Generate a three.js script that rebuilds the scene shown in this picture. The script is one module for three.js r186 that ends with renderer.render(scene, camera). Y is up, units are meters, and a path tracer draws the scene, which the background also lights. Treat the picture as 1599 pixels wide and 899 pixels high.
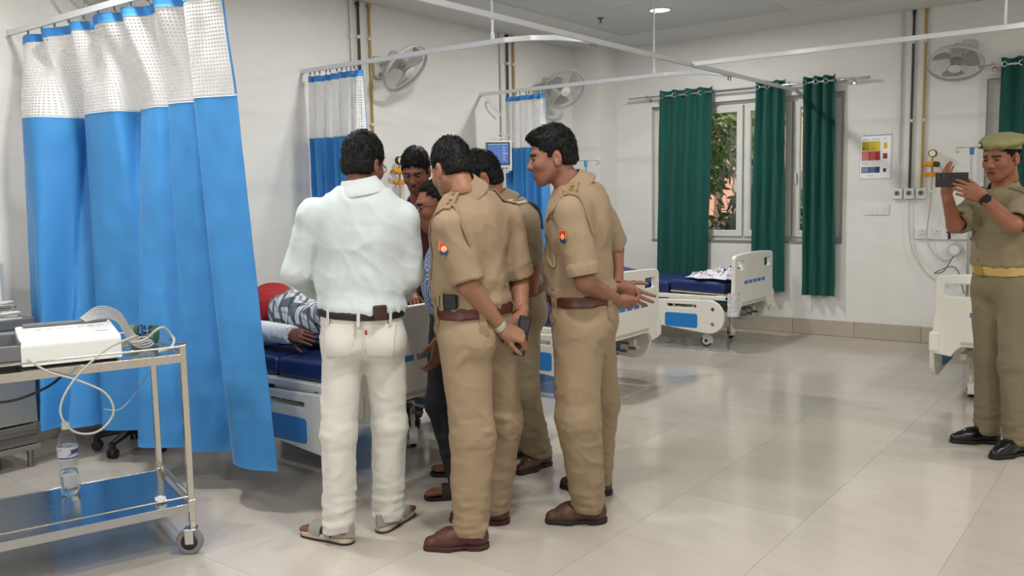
import * as THREE from 'three';
import { RoundedBoxGeometry } from 'three/addons/geometries/RoundedBoxGeometry.js';
import { mergeGeometries, mergeVertices, toCreasedNormals } from 'three/addons/utils/BufferGeometryUtils.js';
import { RectAreaLightUniformsLib } from 'three/addons/lights/RectAreaLightUniformsLib.js';
import { createNoise3D } from 'simplex-noise';

// ------------------------------------------------------------------ camera, sky, lights, exposure
const scene = new THREE.Scene();
const camera = new THREE.PerspectiveCamera(36.489, 1599 / 899, 0.05, 80);
camera.position.set(0, 1.46, 0);
camera.up.set(-0.0484, 0.9944, -0.0940);
camera.lookAt(-0.60263, 1.46 - 0.10395, -0.79120);
const renderer = new THREE.WebGLRenderer({ antialias: true });
renderer.toneMapping = THREE.LinearToneMapping;
renderer.toneMappingExposure = 0.79;
renderer.shadowMap.enabled = true;
RectAreaLightUniformsLib.init();
scene.background = new THREE.Color(0.80, 0.88, 1.0);       // hazy daylight sky outside the windows
scene.backgroundIntensity = 1.5;
const sun = new THREE.DirectionalLight(0xfff1dc, 7.5);       // late sun over the roof, on the garden only
sun.position.set(-6, 14, 6); sun.target.position.set(-5, 0, -13); sun.castShadow = true; sun.shadow.camera.left = -14; sun.shadow.camera.right = 14; sun.shadow.camera.top = 14; sun.shadow.camera.bottom = -14; sun.shadow.camera.far = 50; scene.add(sun, sun.target);
const LAMP_POWER = 560, LAMP_SIZE = 0.17;                  // recessed round ceiling lamps
const LAMP_COLOR = new THREE.Color(1.0, 0.98, 0.935);
const CEIL = 3.115;
const lampSpots = [];
for (const x of [-3.84, 1.2]) for (const z of [-7.34, -4.78, -2.22, 0.34]) lampSpots.push([x, z]);
lampSpots.push([-1.44, 0.34], [-1.44, -2.22], [-1.44, 2.0]);
for (const [x, z] of lampSpots) {
  const l = new THREE.RectAreaLight(LAMP_COLOR, LAMP_POWER, LAMP_SIZE, LAMP_SIZE);
  l.position.set(x, CEIL - 0.008, z); l.rotation.x = -Math.PI / 2; l.castShadow = true; scene.add(l);
}

// ------------------------------------------------------------------ helpers
const V = (x, y, z) => new THREE.Vector3(x, y, z);
const noise3 = createNoise3D(rng(7));
function rng(seed) { let s = seed >>> 0; return () => { s = (s + 0x6D2B79F5) | 0; let t = Math.imul(s ^ (s >>> 15), 1 | s); t = (t + Math.imul(t ^ (t >>> 7), 61 | t)) ^ t; return ((t ^ (t >>> 14)) >>> 0) / 4294967296; }; }
const clamp = (x, a, b) => Math.min(b, Math.max(a, x));
const lerp = (a, b, t) => a + (b - a) * t;
const sstep = (a, b, x) => { const t = clamp((x - a) / (b - a), 0, 1); return t * t * (3 - 2 * t); };
const taken = new Map();
function numbered(n) { const k = taken.get(n) ?? 0; taken.set(n, k + 1); return k ? n + '_' + String(k).padStart(3, '0') : n; }
function setShadow(o) { o.traverse((m) => { if (m.isMesh) { m.castShadow = true; m.receiveShadow = true; } }); }
function tag(o, label, category, group, kind) { o.userData.label = label; if (category) o.userData.category = category; if (group) o.userData.group = group; if (kind) o.userData.kind = kind; return o; }
function thing(name, label, category, pos = [0, 0, 0], turn = 0, group) {
  const o = new THREE.Group(); o.name = numbered(name); o.position.set(...pos); o.rotation.y = turn; scene.add(o);
  return tag(o, label, category, group);
}
function part(name, geo, mat, parent, label) {
  const g = Array.isArray(geo) ? merge(geo) : geo;
  const m = new THREE.Mesh(g, mat); m.name = parent ? name : numbered(name); (parent ?? scene).add(m);
  m.castShadow = m.receiveShadow = true; if (label) m.userData.label = label; return m;
}
function struct(name, geo, mat, parent) { const m = part(name, geo, mat, parent); if (!parent) m.userData.kind = 'structure'; return m; }
function merge(list) {
  const l = list.map((g) => { const q = g.index ? g.toNonIndexed() : g; for (const k of Object.keys(q.attributes)) if (!['position', 'normal', 'uv', 'color'].includes(k)) q.deleteAttribute(k); if (!q.attributes.uv) q.setAttribute('uv', new THREE.BufferAttribute(new Float32Array(q.attributes.position.count * 2), 2)); return q; });
  return mergeGeometries(l, false);
}
// box by its two corners, edges rounded by r; uv in metres
function box(x0, y0, z0, x1, y1, z1, r = 0) {
  const w = Math.abs(x1 - x0), h = Math.abs(y1 - y0), d = Math.abs(z1 - z0);
  r = Math.min(r, w / 2.01, h / 2.01, d / 2.01);
  const g = r > 0 ? new RoundedBoxGeometry(w, h, d, 2, r) : new THREE.BoxGeometry(w, h, d);
  const p = g.attributes.position, n = g.attributes.normal, uv = g.attributes.uv;
  for (let i = 0; i < p.count; i++) {
    const ax = Math.abs(n.getX(i)), ay = Math.abs(n.getY(i)), az = Math.abs(n.getZ(i));
    const X = p.getX(i) + (x0 + x1) / 2, Y = p.getY(i) + (y0 + y1) / 2, Z = p.getZ(i) + (z0 + z1) / 2;
    if (ay >= ax && ay >= az) uv.setXY(i, X, Z); else if (ax >= az) uv.setXY(i, Z, Y); else uv.setXY(i, X, Y);
  }
  g.translate((x0 + x1) / 2, (y0 + y1) / 2, (z0 + z1) / 2);
  return g;
}
const cbox = (cx, cy, cz, w, h, d, r = 0) => box(cx - w / 2, cy - h / 2, cz - d / 2, cx + w / 2, cy + h / 2, cz + d / 2, r);
// round bar from a to b
function bar(a, b, r, r2 = r, seg = 12) {
  a = V(...a); b = V(...b); const d = b.clone().sub(a), L = d.length();
  const g = new THREE.CylinderGeometry(r2, r, L, seg, 1); g.translate(0, L / 2, 0);
  g.applyQuaternion(new THREE.Quaternion().setFromUnitVectors(V(0, 1, 0), d.normalize())); g.translate(a.x, a.y, a.z); return g;
}
function tube(pts, r, seg = 8, n = 0, closed = false, tension = 0.5) {
  const c = new THREE.CatmullRomCurve3(pts.map((p) => V(...p)), closed, 'catmullrom', tension);
  return new THREE.TubeGeometry(c, n || pts.length * 6, r, seg, closed);
}
function lathe(prof, seg = 24) { return new THREE.LatheGeometry(prof.map(([r, y]) => new THREE.Vector2(r, y)), seg); }
function extrude(shape, depth, bevel = 0, seg = 10) {
  return new THREE.ExtrudeGeometry(shape, { depth, bevelEnabled: bevel > 0, bevelThickness: bevel, bevelSize: bevel, bevelSegments: 2, curveSegments: seg });
}
function rrect(x0, y0, x1, y1, r, hole = false) {
  const s = hole ? new THREE.Path() : new THREE.Shape();
  s.moveTo(x0 + r, y0); s.lineTo(x1 - r, y0); s.absarc(x1 - r, y0 + r, r, -Math.PI / 2, 0); s.lineTo(x1, y1 - r); s.absarc(x1 - r, y1 - r, r, 0, Math.PI / 2);
  s.lineTo(x0 + r, y1); s.absarc(x0 + r, y1 - r, r, Math.PI / 2, Math.PI); s.lineTo(x0, y0 + r); s.absarc(x0 + r, y0 + r, r, Math.PI, 1.5 * Math.PI);
  return s;
}
function canvasTex(w, h, draw, repeat) {
  const c = document.createElement('canvas'); c.width = w; c.height = h; draw(c.getContext('2d'), w, h);
  const t = new THREE.CanvasTexture(c); t.colorSpace = THREE.SRGBColorSpace; t.anisotropy = 4;
  if (repeat) { t.wrapS = t.wrapT = THREE.RepeatWrapping; t.repeat.set(...repeat); }
  return t;
}
// grey noise texture with values lo..hi; f(u,v) optional. Tiles.
function noiseTex(n, lo, hi, octaves, repeat, seed = 1, stretch = [1, 1], srgb = false) {
  const d = new Uint8Array(n * n * 4), N = createNoise3D(rng(seed)), T = Math.PI * 2;
  const N2 = (u, v, s) => { const a = u * T, b = v * T, r = s / T * 1.0; return N(Math.cos(a) * r * stretch[0] + 3.1 * Math.cos(b) * r * stretch[1], Math.sin(a) * r * stretch[0] + seed, Math.sin(b) * r * stretch[1] * 3.1); };
  for (let j = 0; j < n; j++) for (let i = 0; i < n; i++) {
    let s = 0, a = 0; for (const [f, w] of octaves) { s += w * N2(i / n, j / n, f); a += w; }
    const v = clamp(lerp(lo, hi, 0.5 + 0.5 * s / a * 1.4), 0, 255) | 0, k = (j * n + i) * 4; d[k] = d[k + 1] = d[k + 2] = v; d[k + 3] = 255;
  }
  const t = new THREE.DataTexture(d, n, n); t.magFilter = THREE.LinearFilter; t.minFilter = THREE.LinearFilter; t.wrapS = t.wrapT = THREE.RepeatWrapping; t.repeat.set(...repeat);
  if (srgb) t.colorSpace = THREE.SRGBColorSpace; t.needsUpdate = true; return t;
}
const std = (color, roughness = 0.6, metalness = 0, o = {}) => new THREE.MeshPhysicalMaterial({ color, roughness, metalness, ...o });

// ------------------------------------------------------------------ shared materials
const weaveBump = canvasTex(64, 64, (g) => { g.fillStyle = '#777'; g.fillRect(0, 0, 64, 64); for (let y = 0; y < 16; y++) for (let x = 0; x < 16; x++) { g.fillStyle = (x + y) & 1 ? '#999' : '#555'; g.fillRect(x * 4, y * 4, 3, 3); } }, [80, 80]);
weaveBump.colorSpace = THREE.NoColorSpace;
const wallBump = noiseTex(256, 90, 170, [[8, 1], [30, 0.6]], [0.7, 0.7], 5);
const wallTone = noiseTex(256, 247, 255, [[3, 1], [9, 0.7], [40, 0.4]], [0.33, 0.33], 9, [1, 1], true);
const M = {
  wall: std(0xe3e2de, 0.62, 0, { bumpMap: wallBump, bumpScale: 0.0004, map: wallTone }),
  ceilBorder: std(0xd6d6d2, 0.8),
  ceilTile: [0xcfd1cf, 0xcbcdcc, 0xd2d3d1].map((c) => std(c, 0.85)),
  ceilBack: std(0x9a9a96, 0.9),
  railWhite: std(0xdcdfe3, 0.3, 0, { clearcoat: 0.4, clearcoatRoughness: 0.15 }),
  upvc: std(0xdcdcd4, 0.35),
  steel: std(0xc9c6bf, 0.24, 1, { roughnessMap: null }),
  steelDark: std(0x8d8a84, 0.32, 1),
  chrome: std(0xd8d8d8, 0.12, 1),
  abs: std(0xe3e1d9, 0.38),
  absCream: std(0xcfc9b6, 0.45),
  bluePanel: std(0x1f7cc4, 0.42),
  mattress: std(0x12285e, 0.42),
  black: std(0x15151a, 0.5),
  rubber: std(0x1b1b1b, 0.7),
  greyPlastic: std(0x7d7f84, 0.5),
  whitePlastic: std(0xdedfdd, 0.4),
  cable: std(0xa9a8a2, 0.6),
  pipeWhite: std(0xd2d0c8, 0.5), pipeBlack: std(0x35352f, 0.5), pipeYellow: std(0xb18a45, 0.5),
  brass: std(0xc98a1a, 0.35, 0.35),
};
// ------------------------------------------------------------------ the room
const X0 = -5.58, X1 = 3.2, Z0 = -8.92, Z1 = 3.0;   // left wall, right wall, window wall, wall behind the camera
{
  // floor: polished tiles 0.6 m on a bed of grout
  const tileTone = noiseTex(512, 243, 255, [[2, 1], [7, 0.8], [24, 0.5]], [0.23, 0.23], 21, [1, 1], true);
  const tileRough = noiseTex(256, 60, 130, [[3, 1], [10, 0.8], [34, 0.5]], [0.45, 0.4], 33);
  const tileM = [0xbab3a9, 0xb7b0a7, 0xbdb6ac].map((c) => std(c, 0.36, 0, { map: tileTone, roughnessMap: tileRough, specularIntensity: 1.0 }));
  const floor = struct('floor', box(X0 - 0.2, -0.2, Z0 - 0.2, X1 + 0.2, -0.0018, Z1 + 0.2), std(0x8f887c, 0.8));
  const r = rng(3);
  const xs = [X0]; for (let x = -5.458; x < X1; x += 0.6) xs.push(x); xs.push(X1);
  const zs = [Z0]; for (let z = -8.59; z < Z1; z += 0.6) zs.push(z); zs.push(Z1);
  const g2 = 0.0007, rest = [];
  for (let i = 0; i + 1 < xs.length; i++) for (let j = 0; j + 1 < zs.length; j++) {
    const g = box(xs[i] + g2, -0.01, zs[j] + g2, xs[i + 1] - g2, 0, zs[j + 1] - g2);
    const seen = zs[j] < -1.1 && xs[i] < 0.9;
    if (seen) part('floor_tile', g, tileM[(r() * 3) | 0], floor); else rest.push(g);
  }
  part('floor_tile_rest', rest, tileM[0], floor).userData.kind = 'stuff';
}
{
  const W = 0.24;
  const wl = struct('wall_left', box(X0 - W, -0.2, Z0 - W, X0, CEIL + 0.2, Z1 + W), M.wall);
  struct('wall_right', box(X1, -0.2, Z0 - W, X1 + W, CEIL + 0.2, Z1 + W), M.wall);
  struct('wall_front', box(X0, -0.2, Z1, X1, CEIL + 0.2, Z1 + W), M.wall);
  const wins = [[-4.77, -2.65], [-1.41, 0.71]], wy0 = 0.94, wy1 = 2.43;
  const gs = [box(X0, -0.2, Z0 - W, X1, wy0, Z0), box(X0, wy1, Z0 - W, X1, CEIL + 0.2, Z0)];
  let x = X0; for (const [a, b] of wins) { gs.push(box(x, wy0, Z0 - W, a, wy1, Z0)); x = b; } gs.push(box(x, wy0, Z0 - W, X1, wy1, Z0));
  struct('wall_back', gs, M.wall);
  struct('wall_pillar', box(X0, 0, Z0, -5.22, CEIL, -8.53), M.wall);   // corner column
  // ceiling: plain border, lay-in tiles inside it
  const cx0 = -4.74, cx1 = 2.46, cz0 = -8.2, cz1 = 2.6;
  const ceiling = struct('ceiling', [box(X0, CEIL, Z0, X1, CEIL + 0.2, cz0), box(X0, CEIL, cz1, X1, CEIL + 0.2, Z1), box(X0, CEIL, cz0, cx0, CEIL + 0.2, cz1), box(cx1, CEIL, cz0, X1, CEIL + 0.2, cz1), box(cx0, CEIL + 0.06, cz0, cx1, CEIL + 0.2, cz1)], M.ceilBorder);
  const r = rng(11), g = 0.002;
  for (let i = 0; i < 12; i++) for (let j = 0; j < 18; j++) {
    const dy = r() * 0.004;
    part('ceiling_tile', box(cx0 + i * 0.6 + g, CEIL + 0.012 + dy, cz0 + j * 0.6 + g, cx0 + i * 0.6 + 0.6 - g, CEIL + 0.035, cz0 + j * 0.6 + 0.6 - g), M.ceilTile[(r() * 3) | 0], ceiling);
  }
  // tiled skirting
  const skM = [0xb3a999, 0xb0a696, 0xb7ad9d].map((c) => std(c, 0.3)), bb = struct('baseboard_back', box(-5.22, 0, Z0, X1, 0.15, Z0 + 0.006), std(0x6e685e, 0.8));
  for (let xx = -5.22; xx < X1; ) { const nx = Math.min(X1, Math.ceil((xx + 3.13 + 1e-6) / 0.62) * 0.62 - 3.13); part('skirting_tile', box(xx + 0.0015, 0.001, Z0 + 0.002, nx - 0.0015, 0.158, Z0 + 0.013, 0.003), skM[(r() * 3) | 0], bb); xx = nx; }
  const bl = struct('baseboard_left', box(X0, 0, -8.53, X0 + 0.006, 0.15, Z1), std(0x6e685e, 0.8));
  for (let z = -8.53; z < Z1; z += 0.62) part('skirting_tile', box(X0 + 0.002, 0.001, z + 0.0015, X0 + 0.013, 0.158, Math.min(Z1, z + 0.6185), 0.003), skM[(r() * 3) | 0], bl);
  const bp = struct('baseboard_pillar', [box(X0, 0.001, -8.53, -5.209, 0.158, -8.518), box(-5.22, 0.001, -8.906, -5.208, 0.158, -8.53)], skM[0]);

  // windows: white frames, two sashes each
  let n = 0;
  for (const [a, b] of wins) {
    const zf = Z0 - 0.11, w = struct('window_' + (++n), [box(a, wy0, zf - 0.03, b, wy0 + 0.05, zf + 0.03), box(a, wy1 - 0.05, zf - 0.03, b, wy1, zf + 0.03), box(a, wy0 + 0.05, zf - 0.03, a + 0.05, wy1 - 0.05, zf + 0.03), box(b - 0.05, wy0 + 0.05, zf - 0.03, b, wy1 - 0.05, zf + 0.03), ...[1 / 4, 1 / 2, 3 / 4].map((t) => { const xm = lerp(a, b, t); return box(xm - 0.034, wy0 + 0.05, zf - 0.03, xm + 0.034, wy1 - 0.05, zf + 0.012); })], M.upvc);
    for (let k = 0; k < 4; k++) {
      const xa = lerp(a, b, k / 4) + (k ? 0.016 : 0.052), xb = lerp(a, b, (k + 1) / 4) - (k < 3 ? 0.016 : 0.052), y0 = wy0 + 0.056, y1 = wy1 - 0.056, s = 0.055;
      const sh = new THREE.Shape([[xa, y0], [xb, y0], [xb, y1], [xa, y1]].map((p) => new THREE.Vector2(...p)));
      sh.holes.push(new THREE.Path([[xa + s, y0 + s], [xa + s, y1 - s], [xb - s, y1 - s], [xb - s, y0 + s]].map((p) => new THREE.Vector2(...p))));
      const f = extrude(sh, 0.03, 0.006); f.translate(0, 0, zf + 0.019);
      const sash = part('sash', f, M.upvc, w);
      part('pane', box(xa + s - 0.004, y0 + s - 0.004, zf + 0.026, xb - s + 0.004, y1 - s + 0.004, zf + 0.029), new THREE.MeshPhysicalMaterial({ color: 0xffffff, transmission: 1, roughness: 0.02, thickness: 0 }), sash);
      if (k % 2) part('sash_handle', [cbox(xa + s / 2, 1.62, zf + 0.059, 0.022, 0.07, 0.008, 0.003), cbox(xa + s / 2, 1.60, zf + 0.078, 0.016, 0.11, 0.012, 0.004), bar([xa + s / 2, 1.64, zf + 0.06], [xa + s / 2, 1.64, zf + 0.078], 0.007)], M.upvc, sash);
      part('gasket', [box(xa + s - 0.001, y0 + s - 0.001, zf + 0.029, xa + s + 0.005, y1 - s, zf + 0.034), box(xb - s - 0.005, y0 + s, zf + 0.029, xb - s + 0.001, y1 - s, zf + 0.034), box(xa + s, y0 + s - 0.001, zf + 0.029, xb - s, y0 + s + 0.005, zf + 0.034), box(xa + s, y1 - s - 0.005, zf + 0.029, xb - s, y1 - s + 0.001, zf + 0.034)], M.black, sash);
    }
    part('window_sill', box(a, wy0 - 0.01, Z0 - 0.08, b, wy0 + 0.012, Z0 + 0.012, 0.004), std(0x8d8980, 0.35), w);
  }
}
{
  // outside: ground, brick-red garden wall, trees
  const ground = struct('ground_outside', box(-16, -0.4, -22, 12, -0.25, Z0 - 0.24), std(0x6b6a4d, 0.95));
  const brick = [0xb98a80, 0xb2837a, 0xc29488].map((c) => std(c, 0.9));
  const gw = tag(part('garden_wall', box(-12, -0.25, -14.2, 6, 1.05, -14.0), std(0x9a8a80, 0.9)), 'low pinkish red wall in the garden outside the window', 'wall');
  const r = rng(17);
  for (let row = 0; row < 6; row++) for (let k = 0; k < 22; k++) { const x = -9.2 + k * 0.32 + (row & 1) * 0.16; part('brick', box(x, -0.1 + row * 0.19, -14.0, x + 0.3, 0.07 + row * 0.19, -13.97 + r() * 0.006), brick[(r() * 3) | 0], gw); }
  const hb = thing('garden_building', 'pale pink building beyond the trees outside the window', 'building', [0, 0, 0]);
  part('facade', box(-14, -0.25, -21, -2, 5.5, -20), std(0xb98a7c, 0.9), hb); 
  for (let k = 0; k < 5; k++) { const x = -12.5 + k * 2; const f = part('window', box(x, 1.2, -20.0, x + 1, 2.8, -19.95), std(0x8c8076, 0.6), hb); part('pane', box(x + 0.1, 1.3, -19.96, x + 0.9, 2.7, -19.93), std(0x40484a, 0.2), f); }
  const leafShape = new THREE.Shape(); leafShape.moveTo(0, 0); leafShape.quadraticCurveTo(0.04, 0.05, 0, 0.14); leafShape.quadraticCurveTo(-0.04, 0.05, 0, 0);
  const leafG = new THREE.ShapeGeometry(leafShape, 3);
  const leafM = [0x6a7d42, 0x84925a, 0x566b38].map((c) => new THREE.MeshPhysicalMaterial({ color: c, roughness: 0.6, transmission: 0.35, thickness: 0, side: THREE.DoubleSide }));
  const bark = std(0x6d5a48, 0.9);
  const tr = [['bushy green tree just outside the left window', -5.9, -11.6, 2.6, 1.25, 1500], ['tall green tree behind the garden wall', -7.0, -15.6, 3.6, 1.7, 1500], ['green shrub against the garden wall', -5.0, -13.2, 1.2, 0.8, 700], ['leafy tree outside the right window', -0.9, -12.4, 2.4, 1.3, 900]];
  tr.forEach(([label, x, z, h, rad, cnt], ti) => {
    const t = thing(h < 1.5 ? 'garden_shrub' : 'garden_tree', label, h < 1.5 ? 'shrub' : 'tree', [x, -0.25, z]);
    part('trunk', [bar([0, 0, 0], [0.1, h * 0.7, 0], 0.09, 0.06), bar([0.08, h * 0.5, 0], [0.5, h, 0.2], 0.05, 0.02), bar([0.08, h * 0.55, 0], [-0.5, h * 0.95, -0.1], 0.05, 0.02)], bark, t);
    const im = new THREE.InstancedMesh(leafG, leafM[ti % 3], cnt * 3); im.name = 'foliage'; im.userData.kind = 'stuff';
    const m4 = new THREE.Matrix4(), q = new THREE.Quaternion(), e = new THREE.Euler();
    for (let i = 0; i < cnt * 3; i++) {
      const a = r() * 6.283, b = Math.acos(2 * r() - 1), rr = rad * Math.cbrt(0.25 + 0.75 * r()), cl = 0.25 * noise3(i * 0.37, ti, 0.2);
      const p = V(Math.sin(b) * Math.cos(a) * rr * (1 + cl), h + Math.cos(b) * rr * 0.85, Math.sin(b) * Math.sin(a) * rr * (1 + cl));
      e.set(r() * 6, r() * 6, r() * 6); q.setFromEuler(e); const s = 0.8 + r() * 0.9; m4.compose(p, q, V(s, s, s)); im.setMatrixAt(i, m4);
      const c = new THREE.Color().setHSL(0.24 + 0.05 * (r() - 0.5), 0.32 + 0.1 * r(), 0.6 + 0.4 * r()); im.setColorAt(i, c);
    }
    t.add(im);
  });
}
// ------------------------------------------------------------------ ceiling lamps
{
  const glow = new THREE.MeshStandardMaterial({ color: 0xffffff, emissive: LAMP_COLOR, emissiveIntensity: 6 });
  const names = { '-3.84,-7.34': 'round white recessed ceiling lamp glowing above the bed nearest the windows' };
  lampSpots.forEach(([x, z]) => {
    const seen = names[x + ',' + z];
    const t = thing('ceiling_lamp', seen ?? 'round recessed ceiling lamp outside the picture', 'lamp', [x, CEIL + 0.012, z], 0, seen ? undefined : 'recessed ceiling lamps');
    part('diffuser', lathe([[0, -0.006], [0.088, -0.006], [0.09, 0], [0, 0]], 28), glow, t);
    part('trim_ring', lathe([[0.088, 0], [0.089, -0.008], [0.102, -0.008], [0.106, 0], [0.088, 0]], 28), M.ceilBorder, t);
  });
  const sp = thing('sprinkler_head', 'small dark sprinkler head on the ceiling tile beside the lamp', 'sprinkler', [-4.44, CEIL + 0.012, -7.29]);
  part('escutcheon', lathe([[0, 0], [0.03, 0], [0.026, -0.012], [0, -0.014]], 18), M.steelDark, sp);
  part('deflector', lathe([[0, -0.012], [0.009, -0.014], [0.008, -0.04], [0.02, -0.044], [0.02, -0.048], [0, -0.048]], 14), M.steelDark, sp);
}
// ------------------------------------------------------------------ curtain tracks
const RY = 2.46, RH = 0.032, RW = 0.022, XR = -3.13;   // underside height, profile, long track
const bayZ = [-2.43, -4.63, -6.87];
function sweepRail(pts) {   // hollow-looking track: rounded box profile swept along a flat path
  const c = new THREE.CatmullRomCurve3(pts.map((p) => V(p[0], 0, p[1])), false, 'catmullrom', 0.1);
  const n = pts.length > 2 ? pts.length * 8 : 1, prof = [[-RW / 2, 0], [-0.004, 0], [-0.004, 0.006], [0.004, 0.006], [0.004, 0], [RW / 2, 0], [RW / 2, RH], [-RW / 2, RH]];
  const pos = [], idx = [];
  for (let i = 0; i <= n; i++) { const p = c.getPoint(i / n), t = c.getTangent(i / n), s = V(-t.z, 0, t.x); for (const [u, v] of prof) pos.push(p.x + s.x * u, RY + v, p.z + s.z * u); }
  const m = prof.length;
  for (let i = 0; i < n; i++) for (let k = 0; k < m; k++) { const a = i * m + k, b = i * m + (k + 1) % m; idx.push(a, b, a + m, b, b + m, a + m); }
  for (const o of [0, n * m]) for (const [a, b, cc] of [[0, 1, 7], [1, 2, 7], [2, 3, 7], [3, 6, 7], [3, 4, 6], [4, 5, 6]]) idx.push(o + a, o + (o ? cc : b), o + (o ? b : cc));
  const g = new THREE.BufferGeometry(); g.setAttribute('position', new THREE.Float32BufferAttribute(pos, 3)); g.setIndex(idx);
  return toCreasedNormals(g.toNonIndexed ? g.toNonIndexed() : g, 0.6);
}
{
  const lt = thing('curtain_track', 'long white curtain track running along the bed feet to the windows', 'curtain track');
  part('track', sweepRail([[XR, -1.6], [XR, Z0]]), M.railWhite, lt);
  for (const z of [-2.0]) part('hanger_rod', bar([XR, RY + RH, z], [XR, CEIL, z], 0.007), M.railWhite, lt);
  const lab = ['white curtain track carrying the large blue curtain behind the steel trolley', 'white curtain track carrying the blue curtain behind the man in white', 'white curtain track carrying the blue curtain beside the patient monitor'];
  bayZ.forEach((z, i) => {
    const t = thing('curtain_track', lab[i], 'curtain track');
    part('track', sweepRail([[X0, z], [XR - 0.62, z], [XR - 0.42, z], [XR - 0.26, z - 0.05], [XR - 0.12, z - 0.16], [XR - 0.045, z - 0.32], [XR - 0.024, z - 0.5]]), M.railWhite, t);
    const hx = XR - 0.52; part('hanger_rod', bar([hx, RY + RH, z], [hx, CEIL + 0.012, z], 0.008), M.railWhite, t); part('rod_socket', bar([hx, RY + RH - 0.002, z], [hx, RY + RH + 0.04, z], 0.013), M.railWhite, t);
    part('wall_flange', box(X0, RY - 0.01, z - 0.02, X0 + 0.006, RY + 0.045, z + 0.02, 0.003), M.railWhite, t);
    for (const dz of [0.43, 0.48]) part('end_stop', bar([XR - 0.03, RY - 0.03, z - dz], [XR - 0.03, RY + 0.004, z - dz], 0.006), M.greyPlastic, t);
  });
  const t = thing('curtain_track', 'white curtain track crossing in front of the windows toward the right', 'curtain track');
  part('track', sweepRail([[XR + 0.02, -6.5], [X1, -6.4]]), M.railWhite, t);
  for (const [x, z] of [[-0.93, -6.455], [1.6, -6.43]]) part('hanger_rod', bar([x, RY + RH, z], [x, CEIL + 0.012, z], 0.008), M.railWhite, t);
}
// ------------------------------------------------------------------ cubicle curtains
const clothBlue = new THREE.MeshPhysicalMaterial({ color: 0x3b8fd4, roughness: 0.62, sheen: 0.3, sheenRoughness: 0.5, sheenColor: new THREE.Color(0.5, 0.7, 1), bumpMap: weaveBump, bumpScale: 0.0004, transmission: 0.12, thickness: 0 });
const clothBand = new THREE.MeshPhysicalMaterial({ color: 0x3585cf, roughness: 0.6 });
const netHoles = canvasTex(128, 128, (g) => { g.fillStyle = '#fff'; g.fillRect(0, 0, 128, 128); g.fillStyle = '#000'; for (let y = 0; y < 4; y++) for (let x = 0; x < 4; x++) g.fillRect(x * 32 + 7, y * 32 + 9, 17, 13); }, [14, 14]);
netHoles.colorSpace = THREE.NoColorSpace;
const clothNet = new THREE.MeshPhysicalMaterial({ color: 0xe9e9ea, roughness: 0.7, alphaMap: netHoles, alphaTest: 0.5, transmission: 0.3, thickness: 0, side: THREE.DoubleSide });
const stitch = std(0xc9d2da, 0.7);
// cloth sheet between rows of 3D points; rows: [[V...],...] same length; returns closed sheet of thickness th
function sheet(P, nu, nv, th) {   // P(u,v)->Vector3
  const pos = [], uv = [], idx = []; let L = [0];
  for (let i = 1; i <= nu; i++) L.push(L[i - 1] + P(i / nu, 0.5).distanceTo(P((i - 1) / nu, 0.5)));
  const H = P(0.5, 0).distanceTo(P(0.5, 1));
  const grid = []; for (let j = 0; j <= nv; j++) for (let i = 0; i <= nu; i++) grid.push(P(i / nu, j / nv));
  const at = (i, j) => grid[clamp(j, 0, nv) * (nu + 1) + clamp(i, 0, nu)];
  const N = []; for (let j = 0; j <= nv; j++) for (let i = 0; i <= nu; i++) N.push(at(i + 1, j).clone().sub(at(i - 1, j)).cross(at(i, j + 1).clone().sub(at(i, j - 1))).normalize());
  const layers = th > 0 ? [0.5, -0.5] : [0];
  for (const s of layers) for (let k = 0; k < grid.length; k++) { const p = grid[k], n = N[k]; pos.push(p.x + n.x * th * s, p.y + n.y * th * s, p.z + n.z * th * s); uv.push(L[k % (nu + 1)], H * (1 - Math.floor(k / (nu + 1)) / nv)); }
  const S = grid.length, w = nu + 1;
  for (let j = 0; j < nv; j++) for (let i = 0; i < nu; i++) { const a = j * w + i; idx.push(a, a + 1, a + w, a + 1, a + w + 1, a + w); if (th > 0) idx.push(S + a, S + a + w, S + a + 1, S + a + 1, S + a + w, S + a + w + 1); }
  if (th > 0) {
    const edge = (a, b) => idx.push(a, S + a, b, b, S + a, S + b);
    for (let i = 0; i < nu; i++) { edge(i + 1, i); edge(nv * w + i, nv * w + i + 1); }
    for (let j = 0; j < nv; j++) { edge(j * w, (j + 1) * w); edge((j + 1) * w + nu, j * w + nu); }
  }
  const g = new THREE.BufferGeometry(); g.setAttribute('position', new THREE.Float32BufferAttribute(pos, 3)); g.setAttribute('uv', new THREE.Float32BufferAttribute(uv, 2)); g.setIndex(idx); g.computeVertexNormals(); return g;
}
function poly(pts, u) {   // smooth point on a polyline [[x,z],...]
  const n = pts.length - 1, f = clamp(u, 0, 1) * n, i = Math.min(n - 1, Math.floor(f)), t = f - i;
  const p = (k) => pts[clamp(k, 0, n)], cr = (a, b, c, d) => b + 0.5 * t * (c - a + t * (2 * a - 5 * b + 4 * c - d + t * (3 * (b - c) + d - a)));
  return [0, 1].map((k) => cr(p(i - 1)[k], p(i)[k], p(i + 1)[k], p(i + 2)[k]));
}
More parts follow.
